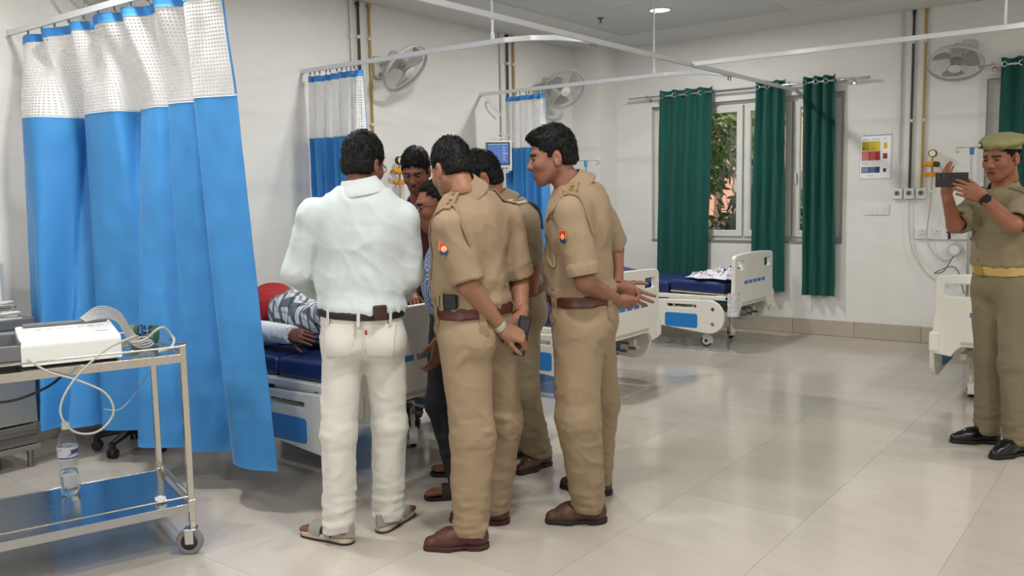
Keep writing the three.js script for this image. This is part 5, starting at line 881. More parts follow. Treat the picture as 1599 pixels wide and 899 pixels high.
  for (const q of ['L', 'R']) {
    for (let k = 0; k < 7; k++) { const y = 0.45 + 0.42 * rf(), th = rf() * 6.2832; tf.push({ A: onLeg(q, th, y), B: onLeg(q, th + (rf() < 0.5 ? -1 : 1) * (0.5 + 0.8 * rf()), y - 0.06 - 0.14 * rf()), amp: (0.006 + 0.005 * rf()) * (tr.foldAmp ?? 1), r: 0.012 + 0.008 * rf() }); }
    for (let k = 0; k < 9; k++) { const y = 0.1 + 0.26 * rf(), th = rf() * 6.2832; tf.push({ A: onLeg(q, th, y), B: onLeg(q, th + 1.0 + 0.9 * rf(), y + 0.06 * (rf() - 0.5)), amp: (0.006 + 0.005 * rf()) * (tr.foldAmp ?? 1), r: 0.009 + 0.006 * rf() }); }
    for (let k = 0; k < 3; k++) { const th = Math.PI + (rf() - 0.5) * 1.2, y = 0.44 + 0.09 * rf(); tf.push({ A: onLeg(q, th - 0.7, y), B: onLeg(q, th + 0.7, y + 0.03 * (rf() - 0.5)), amp: 0.008, r: 0.011 }); }
  }
  const tAmp = tr.wrinkle ?? 0.006;
  const trouserAt = (x, y, z) => {
    let d = P.at(x, y, z); const low = sstep(0.34, 0.12, y), kz = Math.exp(-Math.pow((y - 0.5) / 0.11, 2));
    d += wr(x, y, z, tAmp) - (d < 0.03 && d > -0.03 ? foldAt(tf, x, y, z) : 0) + (low * 0.006 + kz * 0.003) * noise3(x * 8 + nx, y * 26, z * 8 + nx);
    d = smax(d, hemY - y + 0.02 * noise3(x * 6, nx, z * 6) * 0.5, 0.006);
    const w = (x - waist.x) * up.x + (y - waist.y) * up.y + (z - waist.z) * up.z; return smax(d, w - 0.012, 0.006);
  };
  const pb = P.box(0.03); pb.min.y = hemY - 0.03; pb.max.y = Math.min(pb.max.y, waist.y + 0.08);
  put('trousers', meshField(trouserAt, pb, tr.cell ?? 0.0085), tr.mat);
  // ---- belt
  if (o.belt) {
    const bt = o.belt, bandAt = (x, y, z) => { const w = (x - waist.x) * up.x + (y - waist.y) * up.y + (z - waist.z) * up.z; return Math.max(Math.min(P.at(x, y, z), S.at(x, y, z)) - 0.009, Math.abs(w - (bt.lift ?? 0.0)) - (bt.h ?? 0.022)); };
    const bb = new THREE.Box3().setFromCenterAndSize(waist, V(0.56, 0.2, 0.56)); put('belt', meshField(bandAt, bb, 0.0065), bt.mat);
    const surf = (dir) => { let t = 0.05; const p = waist.clone(); for (let i = 0; i < 60; i++) { const q = p.clone().addScaledVector(dir, t); const d = Math.min(P.at(q.x, q.y, q.z), S.at(q.x, q.y, q.z)) - 0.009; if (d > -0.0005) break; t += Math.max(0.001, -d); } return p.clone().addScaledVector(dir, t); };
    if (bt.buckle) { const p = surf(C.z), g = extrude(rrect(-0.03, -0.024, 0.03, 0.024, 0.006), 0.006, 0.002); g.applyMatrix4(new THREE.Matrix4().makeBasis(C.x, C.y, C.z)); g.translate(p.x, p.y, p.z); put('buckle', g, bt.buckle); }
    for (const a of bt.loops ?? []) { const d = C.x.clone().multiplyScalar(Math.sin(a)).addScaledVector(C.z, Math.cos(a)), p = surf(d), F = frame(d, up), g = cbox(0, -0.004, 0.003, 0.014, 0.062, 0.006, 0.002); g.applyMatrix4(new THREE.Matrix4().makeBasis(F.x, F.y, F.z)); g.translate(p.x, p.y, p.z); put('belt_loop', g, tr.mat); }
  }
  // ---- collar: folded band round the neck
  if (sh.collar !== null) {
    const nb = J.neck.clone().addScaledVector(up, -0.03), ax = H(0, -0.06, -0.03).sub(nb).normalize(), n0 = nb.clone().addScaledVector(ax, 0.036 + (o.collarLift ?? 0)), cR = sh.collarR ?? 0.066;
    const cAt = (x, y, z) => { const px = x - n0.x, py = y - n0.y, pz = z - n0.z, h = px * ax.x + py * ax.y + pz * ax.z, ux = px - ax.x * h, uy = py - ax.y * h, uz = pz - ax.z * h, r = Math.sqrt(ux * ux + uy * uy + uz * uz), f = (ux * C.z.x + uy * C.z.y + uz * C.z.z) / (r + 1e-6), ri = cR + 0.034 * sstep(0.05, -0.03, h) ; return Math.max(Math.abs(r - ri) - 0.0055, Math.abs(h - 0.008 + 0.026 * Math.max(0, f)) - 0.034, (f - 0.93) * 0.06); };
    put('collar', meshField(cAt, new THREE.Box3().setFromCenterAndSize(n0, V(0.28, 0.22, 0.28)), 0.0046, planar), sh.trim ?? sh.mat);
  }
  // ---- turned-up cuffs
  if (!sh.long) for (const q of ['L', 'R']) {
    const c = cuffs[q]; const g = lathe([[c.r - 0.009, -0.05], [c.r + 0.0035, -0.052], [c.r + 0.006, -0.03], [c.r + 0.004, 0.0], [c.r + 0.001, 0.004], [c.r - 0.008, 0.002]], 32); const p = g.attributes.position;
    for (let i = 0; i < p.count; i++) { const n = 1 + 0.05 * noise3(p.getX(i) * 25 + nx, p.getY(i) * 30, p.getZ(i) * 25); p.setX(i, p.getX(i) * n); p.setZ(i, p.getZ(i) * n); } g.computeVertexNormals();
    g.applyQuaternion(new THREE.Quaternion().setFromUnitVectors(V(0, 1, 0), c.d)); g.translate(c.p.x, c.p.y, c.p.z); put('sleeve_cuff', g, sh.trim ?? sh.mat);
  } else for (const q of ['L', 'R']) { const c = cuffs[q]; const g = lathe([[0.034, -0.05], [0.0455, -0.05], [0.0455, 0.012], [0.034, 0.012]], 28); g.applyQuaternion(new THREE.Quaternion().setFromUnitVectors(V(0, 1, 0), c.d)); g.translate(c.p.x, c.p.y, c.p.z); put('sleeve_cuff', g, sh.mat); }
  // ---- shoes
  for (const q of ['L', 'R']) shoe(q, J, o.shoe, put, o.skin);
  // surface point on the shirt from a point inside along a direction
  const hit = (p, d, off = 0.0) => { let t = 0; const v = p.clone(); for (let i = 0; i < 80; i++) { const q = v.clone().addScaledVector(d, t), s2 = shirtAt(q.x, q.y, q.z); if (s2 > -0.0004) break; t += Math.max(0.0012, -s2 * 0.7); } const r = v.clone().addScaledVector(d, t), e = 0.004, n = V(shirtAt(r.x + e, r.y, r.z) - shirtAt(r.x - e, r.y, r.z), shirtAt(r.x, r.y + e, r.z) - shirtAt(r.x, r.y - e, r.z), shirtAt(r.x, r.y, r.z + e) - shirtAt(r.x, r.y, r.z - e)).normalize(); return { p: r.addScaledVector(n, off), n }; };
  return { root, J, C, up, H, on, put, hit, cuffs, headF, toWorld, waist, P, S, shirtAt, hAt, spine };
}
function bareFoot(q, J) {
  const [heel, toe] = J['foot' + q], L = toe.distanceTo(heel), at = inFrame(frame(J['fd' + q], V(0, 1, 0)), heel), sd = q === 'L' ? -1 : 1, ft = new Field(0.014);
  ft.cone(at(0, 0.055, 0.04), at(0, 0.05, 0.1), 0.034, 0.033).cone(at(0, 0.05, 0.1), at(0.0, 0.038, 0.19), 0.032, 0.02).cone(at(0, 0.055, 0.04), at(0, 0.14, 0.06), 0.033, 0.036);
  for (let i = 0; i < 5; i++) { const b = (i - 2) * 0.0155 * sd; ft.cone(at(b * 0.9, 0.038, 0.17), at(b * 1.05, 0.034, L - 0.012 - 0.009 * Math.abs(i - 1)), 0.013 - 0.0008 * i, 0.0095 + (i === 0 ? 0.003 : 0), 0.006); }
  return ft;
}
function shoe(q, J, kind, put, skinHex) {
  const [heel, toe] = J['foot' + q], d = J['fd' + q], F = frame(d, V(0, 1, 0)), L = toe.distanceTo(heel), at = inFrame(F, heel), sd = q === 'L' ? -1 : 1;   // F.x is the wearer's left
  const k = kind ?? {}, w = k.w ?? 1;
  if (k.sandal) {
    const sf = (x, y, z) => { const p = V(x, y, z).sub(heel), a = p.dot(d), b = p.dot(F.x), wd = (0.036 + 0.01 * sstep(0.08, 0.2, a)) * w, e = Math.hypot(Math.max(0, Math.abs(a - L / 2) - (L / 2 - 0.042)), b * 0.042 / wd) - 0.042; return Math.max(e, Math.abs(p.y - (k.flat ? 0.009 : 0.014)) - (k.flat ? 0.009 : 0.014)); };
    const bx = new THREE.Box3().setFromCenterAndSize(heel.clone().lerp(toe, 0.5), V(0.36, 0.12, 0.36)); const so = put('sandal', meshField(sf, bx, 0.0042), k.soleMat);
    if (k.outsoleMat) put('outsole', meshField((x, y, z) => Math.max(sf(x, clamp(y, 0.01, 0.02), z) - 0.003, Math.abs(y - 0.0055) - 0.0055), bx, 0.0042), k.outsoleMat, undefined, so);
    const strap = (z, hgt, wd, name) => { const pts = [-1, -0.8, -0.4, 0, 0.4, 0.8, 1].map((t) => at(t * 0.044, 0.016 + hgt * Math.sqrt(Math.max(0, 1 - t * t)) + 0.004, z).toArray()); const g = ribbon(pts, d, wd, 0.005); put(name, g, k.strapMat, undefined, so); };
    if (k.flat) { strap(0.165, 0.052, 0.045, 'strap'); } else { strap(0.18, 0.05, 0.062, 'front_strap'); strap(0.105, 0.075, 0.034, 'ankle_strap'); const pts = [-1, -0.7, -0.3, 0, 0.3, 0.7, 1].map((t) => at(0.045 * t, 0.06, 0.04 - 0.05 * Math.sqrt(1 - t * t) + 0.035 * Math.abs(t)).toArray()); put('heel_strap', ribbon(pts, V(0, 1, 0), 0.055, 0.005), k.strapMat, undefined, so); }
    return;
  }
  const U = new Field(0.03); const m = k.mat ?? brownShoe, hi = k.high ?? 0.1;
  U.cone(at(0, 0.05, 0.045), at(0, hi, 0.055), 0.041 * w, 0.045 * w).cone(at(0, 0.045, 0.045), at(0, 0.043, 0.16), 0.041 * w, 0.037 * w).cone(at(0, 0.075, 0.08), at(0, 0.047, 0.17), 0.036, 0.03).cone(at(sd * -0.003, 0.037, 0.17), at(sd * -0.006, 0.029, L - 0.035), 0.041 * w, 0.027 * w, 0.035);
  const toeF = k.point ? 0.008 : 0; if (k.point) U.cone(at(0, 0.028, L - 0.05), at(0, 0.023, L - 0.02), 0.026, 0.016, 0.03);
  const cut = (x, y, z) => { let v = U.at(x, y, z) + 0.0015 * noise3(x * 40, y * 40, z * 40); v = smax(v, 0.014 - y, 0.006); v = smax(v, y - hi - 0.012, 0.008); return v; };
  const upr = put('shoe', meshField(cut, U.box(0.01), 0.0046), m);
  const sAt = (x, y, z) => Math.max(smax(U.at(x, Math.max(y, 0.03), z) - 0.004, 0, 0.002), Math.abs(y - 0.009) - 0.009, 0.0);
  put('sole', meshField((x, y, z) => { const v = U.at(x, 0.034, z) - 0.004; const p = (x - heel.x) * d.x + (z - heel.z) * d.z; const arch = p > 0.085 && p < 0.15 ? 0.006 : 0; return Math.max(v, Math.abs(y - 0.0105 - arch / 2) - 0.0105 + arch / 2); }, (() => { const b = U.box(0.012); b.min.y = -0.02; b.max.y = 0.05; return b; })(), 0.0046), k.soleMat ?? sole, undefined, upr);
  if (k.laces) for (let i = 0; i < 4; i++) { const z = 0.1 + i * 0.02, y = 0.108 - i * 0.013; put('lace', tube([at(-0.018, y - 0.004, z).toArray(), at(0, y + 0.004, z + 0.004).toArray(), at(0.018, y - 0.004, z).toArray()], 0.0028, 6, 12), k.laces, undefined, upr); }
}
function ribbon(pts, side, w, th) {   // flat strap along pts, wide along side
  const c = new THREE.CatmullRomCurve3(pts.map((p) => V(...p))), n = 28, pos = [], idx = [], sv = side.clone().normalize();
  for (let i = 0; i <= n; i++) { const p = c.getPoint(i / n), t = c.getTangent(i / n), nn = t.clone().cross(sv).normalize(); for (const [a, b] of [[-1, -1], [1, -1], [1, 1], [-1, 1]]) { const v = p.clone().addScaledVector(sv, a * w / 2).addScaledVector(nn, b * th / 2); pos.push(v.x, v.y, v.z); } }
  for (let i = 0; i < n; i++) for (let k = 0; k < 4; k++) { const a = i * 4 + k, b = i * 4 + (k + 1) % 4; idx.push(a, b, a + 4, b, b + 4, a + 4); }
  idx.push(0, 2, 1, 0, 3, 2); const e = n * 4; idx.push(e, e + 1, e + 2, e, e + 2, e + 3);
  const g = new THREE.BufferGeometry(); g.setAttribute('position', new THREE.Float32BufferAttribute(pos, 3)); g.setIndex(idx); return toCreasedNormals(g, 0.7);
}
const JOINTS = {
  white: { pel: [-2.726, 0.960, -2.524], neck: [-2.684, 1.501, -2.519], head: [-2.699, 1.599, -2.545], shL: [-2.847, 1.399, -2.394], shR: [-2.574, 1.375, -2.641], elL: [-2.937, 1.161, -2.364], elR: [-2.582, 1.140, -2.685], wrL: [-3.032, 1.055, -2.568], wrR: [-2.769, 1.032, -2.793], hiL: [-2.779, 0.886, -2.471], hiR: [-2.670, 0.886, -2.593], knL: [-2.786, 0.481, -2.428], knR: [-2.685, 0.481, -2.631], footL: [[-2.732, 0.000, -2.432], [-3.005, 0.000, -2.397]], footR: [[-2.722, 0.000, -2.580], [-2.793, 0.000, -2.846]] },
  off1: { pel: [-2.356, 0.960, -2.832], neck: [-2.357, 1.471, -2.806], head: [-2.410, 1.573, -2.765], shL: [-2.322, 1.344, -2.656], shR: [-2.309, 1.353, -2.993], elL: [-2.257, 1.104, -2.681], elR: [-2.288, 1.087, -3.059], wrL: [-2.204, 0.915, -2.821], wrR: [-2.200, 0.953, -2.950], hiL: [-2.344, 0.886, -2.740], hiR: [-2.338, 0.886, -2.921], knL: [-2.303, 0.481, -2.734], knR: [-2.336, 0.481, -2.972], footL: [[-2.239, 0.000, -2.741], [-2.450, 0.000, -2.565]], footR: [[-2.336, 0.000, -3.011], [-2.563, 0.000, -2.856]] },
  off3: { pel: [-2.704, 0.955, -3.597], neck: [-2.724, 1.432, -3.519], head: [-2.802, 1.549, -3.434], shL: [-2.544, 1.350, -3.442], shR: [-2.829, 1.357, -3.653], elL: [-2.524, 1.102, -3.483], elR: [-2.803, 1.070, -3.773], wrL: [-2.605, 0.903, -3.572], wrR: [-2.694, 0.876, -3.705], hiL: [-2.647, 0.881, -3.540], hiR: [-2.764, 0.881, -3.652], knL: [-2.645, 0.478, -3.542], knR: [-2.819, 0.478, -3.661], footL: [[-2.690, 0.000, -3.835], [-2.707, 0.000, -3.561]], footR: [[-2.847, 0.000, -3.936], [-2.962, 0.000, -3.687]] },
  off2: { pel: [-2.079, 0.982, -3.256], neck: [-2.080, 1.501, -3.217], head: [-2.156, 1.621, -3.134], shL: [-2.013, 1.389, -3.067], shR: [-2.118, 1.404, -3.402], elL: [-1.952, 1.101, -3.064], elR: [-2.097, 1.208, -3.557], wrL: [-1.931, 0.996, -3.306], wrR: [-1.991, 1.049, -3.398], hiL: [-2.049, 0.906, -3.166], hiR: [-2.114, 0.906, -3.343], knL: [-2.038, 0.492, -3.136], knR: [-2.138, 0.492, -3.463], footL: [[-1.985, -0.000, -3.268], [-2.203, 0.000, -3.101]], footR: [[-2.147, 0.000, -3.585], [-2.417, 0.000, -3.535]] },
  phone: { pel: [-0.758, 0.982, -5.544], neck: [-0.771, 1.447, -5.497], head: [-0.778, 1.617, -5.441], shL: [-0.654, 1.357, -5.372], shR: [-0.900, 1.369, -5.612], elL: [-0.663, 1.264, -5.126], elR: [-0.987, 1.253, -5.382], wrL: [-0.823, 1.416, -5.180], wrR: [-1.001, 1.432, -5.221], hiL: [-0.682, 0.906, -5.488], hiR: [-0.826, 0.906, -5.592], knL: [-0.674, 0.492, -5.444], knR: [-0.815, 0.492, -5.588], footL: [[-0.603, 0.000, -5.458], [-0.740, 0.000, -5.220]], footR: [[-0.751, 0.000, -5.597], [-0.981, 0.000, -5.446]] },
  maroon: { pel: [-3.835, 0.966, -4.094], neck: [-3.700, 1.420, -3.945], head: [-3.620, 1.619, -3.830], shL: [-3.600, 1.318, -4.071], shR: [-3.794, 1.337, -3.848], elL: [-3.542, 1.024, -4.040], elR: [-3.766, 1.057, -3.769], wrL: [-3.457, 0.927, -3.853], wrR: [-3.581, 0.916, -3.709], hiL: [-3.798, 0.891, -4.172], hiR: [-3.896, 0.891, -4.047], knL: [-3.780, 0.484, -4.135], knR: [-3.864, 0.484, -3.996], footL: [[-3.830, 0.000, -4.206], [-3.634, 0.000, -4.013]], footR: [[-3.956, 0.000, -4.093], [-3.784, 0.000, -3.879]] },
  check: { pel: [-2.853, 0.932, -3.282], neck: [-2.767, 1.308, -3.197], head: [-2.760, 1.422, -3.052], shL: [-2.667, 1.257, -3.034], shR: [-2.893, 1.258, -3.302], elL: [-2.685, 1.017, -2.983], elR: [-3.040, 1.046, -3.341], wrL: [-2.730, 0.798, -3.024], wrR: [-3.091, 1.013, -3.202], hiL: [-2.826, 0.860, -3.190], hiR: [-2.931, 0.860, -3.324], knL: [-2.800, 0.467, -3.097], knR: [-2.963, 0.467, -3.300], footL: [[-2.660, 0.000, -3.204], [-2.863, 0.000, -3.018]], footR: [[-2.876, 0.000, -3.485], [-3.086, 0.000, -3.307]] },
};
const PHONE = [-0.962, 1.506, -5.135];
const emblemTex = canvasTex(128, 160, (g, w, h) => { g.fillStyle = '#c22a22'; g.fillRect(0, 0, w, h); g.fillStyle = '#1e2a55'; g.fillRect(0, 96, w, 64); g.fillStyle = '#d8b04a'; g.beginPath(); g.arc(64, 78, 34, 0, 7); g.fill(); g.fillStyle = '#f0e3c0'; g.beginPath(); g.arc(64, 78, 24, 0, 7); g.fill(); g.fillStyle = '#8a2a20'; g.fillRect(54, 60, 8, 36); g.fillRect(68, 60, 8, 36); g.fillRect(48, 92, 34, 6); g.strokeStyle = '#d8b04a'; g.lineWidth = 5; g.strokeRect(3, 3, w - 6, h - 6); });
const emblemMat = std(0xffffff, 0.6, 0, { map: emblemTex });
function emblem(P, from, dir, w = 0.044, h = 0.056, round = false) {
  const { p, n } = P.hit(from, dir.clone().normalize(), 0.0015), F = frame(n, V(0, 1, 0)); let s;
  if (round) { s = new THREE.Shape(); s.absarc(0, 0, w / 2, 0, 6.2832); } else { s = new THREE.Shape(); s.moveTo(-w / 2, h / 2); s.quadraticCurveTo(0, h * 0.42, w / 2, h / 2); s.lineTo(w / 2, -h * 0.05); s.quadraticCurveTo(w * 0.42, -h * 0.38, 0, -h / 2); s.quadraticCurveTo(-w * 0.42, -h * 0.38, -w / 2, -h * 0.05); s.closePath(); }
  const g = extrude(s, 0.002, 0.0006); const uv = g.attributes.uv, q = g.attributes.position; for (let i = 0; i < uv.count; i++) uv.setXY(i, q.getX(i) / w + 0.5, q.getY(i) / h + 0.5);
  g.applyMatrix4(new THREE.Matrix4().makeBasis(F.x, F.y, F.z)); g.translate(p.x, p.y, p.z); P.put('sleeve_badge', g, emblemMat, undefined).userData.label = 'red and gold police badge';
}
function epaulette(P, side, mat, stars = 3) {
  const a = P.J['sh' + side], pts = [], tip = a.clone().addScaledVector(P.C.x, side === 'L' ? 0.035 : -0.035);
  for (let i = 0; i <= 6; i++) { const q = tip.clone().lerp(P.J.neck, i / 6 * 0.7).addScaledVector(P.up, -0.03), h = P.hit(q, P.up, 0.004); pts.push(h.p.toArray()); }
  const e = P.put('epaulette', ribbon(pts, P.C.z, 0.05, 0.006), mat);
  for (let i = 0; i < stars; i++) { const q = V(...pts[1 + i]).lerp(V(...pts[2 + i]), 0.3).addScaledVector(P.up, 0.006); const s = new THREE.Shape(); for (let k = 0; k < 10; k++) { const r = k & 1 ? 0.0045 : 0.0095, t = k * 0.6283; s[k ? 'lineTo' : 'moveTo'](Math.cos(t) * r, Math.sin(t) * r); } const g = extrude(s, 0.003, 0.0005); const F = frame(P.up, P.C.z); g.applyMatrix4(new THREE.Matrix4().makeBasis(F.x, F.y, F.z)); g.translate(q.x, q.y, q.z); P.put('star', g, gold, undefined, e); }
}
function cord(P, spots, r, mat, name = 'lanyard') { P.put(name, tube(spots.map(([f, d, o]) => P.hit(f, d.clone().normalize(), o ?? 0.004).p.toArray()), r, 7, spots.length * 8), mat); }
function beltTab(P, ang, mat) {   // pointed cloth tab buttoned over the belt
  const d = P.C.x.clone().multiplyScalar(Math.sin(ang)).addScaledVector(P.C.z, Math.cos(ang)), pts = []; const at = (q) => Math.min(P.P.at(q.x, q.y, q.z), P.S.at(q.x, q.y, q.z));
  for (const h of [0.06, 0.03, 0, -0.03, -0.055, -0.07]) { let t = 0.04; const b = P.waist.clone().addScaledVector(P.up, h); for (let i = 0; i < 60; i++) { const v = at(b.clone().addScaledVector(d, t)); if (v > -0.0005) break; t += Math.max(0.001, -v); } pts.push(b.clone().addScaledVector(d, t + (Math.abs(h) < 0.03 ? 0.016 : 0.008)).toArray()); }
  const F = frame(d, P.up), rb = P.put('belt_tab', ribbon(pts, F.x, 0.03, 0.005), mat); const e = V(...pts[5]); const g = bar(e.clone().addScaledVector(d, -0.004).toArray(), e.clone().addScaledVector(d, 0.004).toArray(), 0.021, 0.021, 20); P.put('tab_end', g, mat, undefined, rb);
}
const police = (skin, over) => ({ skin, shirt: { mat: khaki, cuff: 0.9, size: [0.186, 0.138], r0: 0.079, r1: 0.066, wrinkle: 0.008, ...over?.shirt }, trousers: { mat: khaki, r: [0.108, 0.09, 0.071], hips: [0.175, 0.15, 0.138], wrinkle: 0.008 }, belt: { mat: leather, h: 0.024, buckle: gold }, shoe: { mat: brownShoe, high: 0.1 } });

// man in white, seen from behind
{
  const P = person('man in white shirt and white trousers standing with his back to the camera', JOINTS.white, {
    skin: 0x70483a, headScale: 0.9, face: dirOf(0.42, 0.9, -0.18), seed: 3, hair: { top: 0.034, side: 0.012, nape: -0.055, seed: 2 }, glasses: 0x1a1a1c, forearm: 0.038,
    shirt: { mat: clothMat(0xc0c9cb), long: true, size: [0.186, 0.125], mid: 1.04, low: 0.92, lowz: 1.08, r0: 0.063, r1: 0.058, wrinkle: 0.008, collarR: 0.066, waist: 0.028,
      nFolds: 8, foldAmp: 0.8, folds: [[3.6, 0.30, 4.3, 0.06, 0.008, 0.016], [3.3, 0.22, 4.0, 0.05, 0.007, 0.014], [2.6, 0.2, 2.2, 0.05, 0.007, 0.014], [4.2, 0.1, 4.6, 0.03, 0.009, 0.014], [2.5, 0.40, 3.8, 0.40, -0.005, 0.012], [2.9, 0.12, 2.5, 0.03, 0.007, 0.012]] },
    trousers: { mat: clothMat(0xc9c7c1), r: [0.086, 0.073, 0.067], hips: [0.166, 0.15, 0.118], hem: 0.05, wrinkle: 0.0065,
      foldAmp: 0.8, folds: [['L', 2.5, 0.80, 3.6, 0.83, -0.008, 0.014], ['R', 3.8, 0.80, 2.8, 0.83, -0.008, 0.014], ['L', 2.2, 0.77, 3.2, 0.79, 0.007, 0.013], ['R', 4.1, 0.77, 3.1, 0.79, 0.007, 0.013]] },
    belt: { mat: std(0x121214, 0.5), h: 0.016, loops: [Math.PI, Math.PI * 0.72, Math.PI * 1.28], lift: 0.004 },
    shoe: { sandal: true, soleMat: std(0xb3a996, 0.8), outsoleMat: std(0x2a2724, 0.8), strapMat: std(0x8a8781, 0.75) }, handL: { dir: dirOf(0.5, 0.8, 0.1), palm: V(0, -1, 0), curl: [0.4, 0.7, 0.7, 0.7, 0.7] }, handR: { dir: dirOf(-0.5, 0.8, 0.1), palm: V(0, -1, 0), curl: [0.4, 0.7, 0.7, 0.7, 0.7] },
  });
  // phone pouch on the belt
  const d = dirOf(0.62, -0.78), q = P.waist.clone().addScaledVector(P.up, 0.012); let t = 0.05; for (let i = 0; i < 60; i++) { const z = q.clone().addScaledVector(d, t), v = Math.min(P.P.at(z.x, z.y, z.z), P.S.at(z.x, z.y, z.z)); if (v > -0.0005) break; t += Math.max(0.001, -v); }
  const F = frame(d, V(0, 1, 0)), g = cbox(0, 0, 0.014, 0.058, 0.06, 0.024, 0.007); g.applyMatrix4(new THREE.Matrix4().makeBasis(F.x, F.y, F.z)); const c = q.addScaledVector(d, t); g.translate(c.x, c.y, c.z); P.put('belt_pouch', g, std(0x3a1d18, 0.5), 'brown leather belt pouch');
  // back pockets and the small red tab
  const bk = P.C.z.clone().negate();
  for (const s of [-1, 1]) { const ctr = P.J.pel.clone().addScaledVector(P.C.x, s * 0.082).add(V(0, -0.075, 0)); const fn = (x, y, z) => { const v = V(x, y, z).sub(ctr), a = v.dot(P.C.x), b = v.y, f = v.dot(bk); return Math.max(P.P.at(x, y, z) - 0.0055, Math.abs(a) - 0.062 - b * 0.08, Math.abs(b) - 0.07, 0.03 - f); }; P.put('back_pocket', meshField(fn, new THREE.Box3().setFromCenterAndSize(ctr.clone().addScaledVector(bk, 0.1), V(0.24, 0.2, 0.24)), 0.006), clothMat(0xcac8c2)); }
  const ct = P.J.pel.clone().addScaledVector(P.C.x, -0.03).add(V(0, -0.03, 0)); let tt = 0; for (let i = 0; i < 60; i++) { const z = ct.clone().addScaledVector(bk, tt), v = P.P.at(z.x, z.y, z.z) - 0.0055; if (v > -0.0004) break; tt += Math.max(0.001, -v); } const tp = ct.addScaledVector(bk, tt), tF = frame(bk, V(0, 1, 0)), tg = cbox(0, 0, 0.002, 0.009, 0.02, 0.003, 0.001); tg.applyMatrix4(new THREE.Matrix4().makeBasis(tF.x, tF.y, tF.z)); tg.translate(tp.x, tp.y, tp.z); P.put('pocket_tab', tg, std(0xa0202a, 0.6), 'tiny red pocket tab');
}
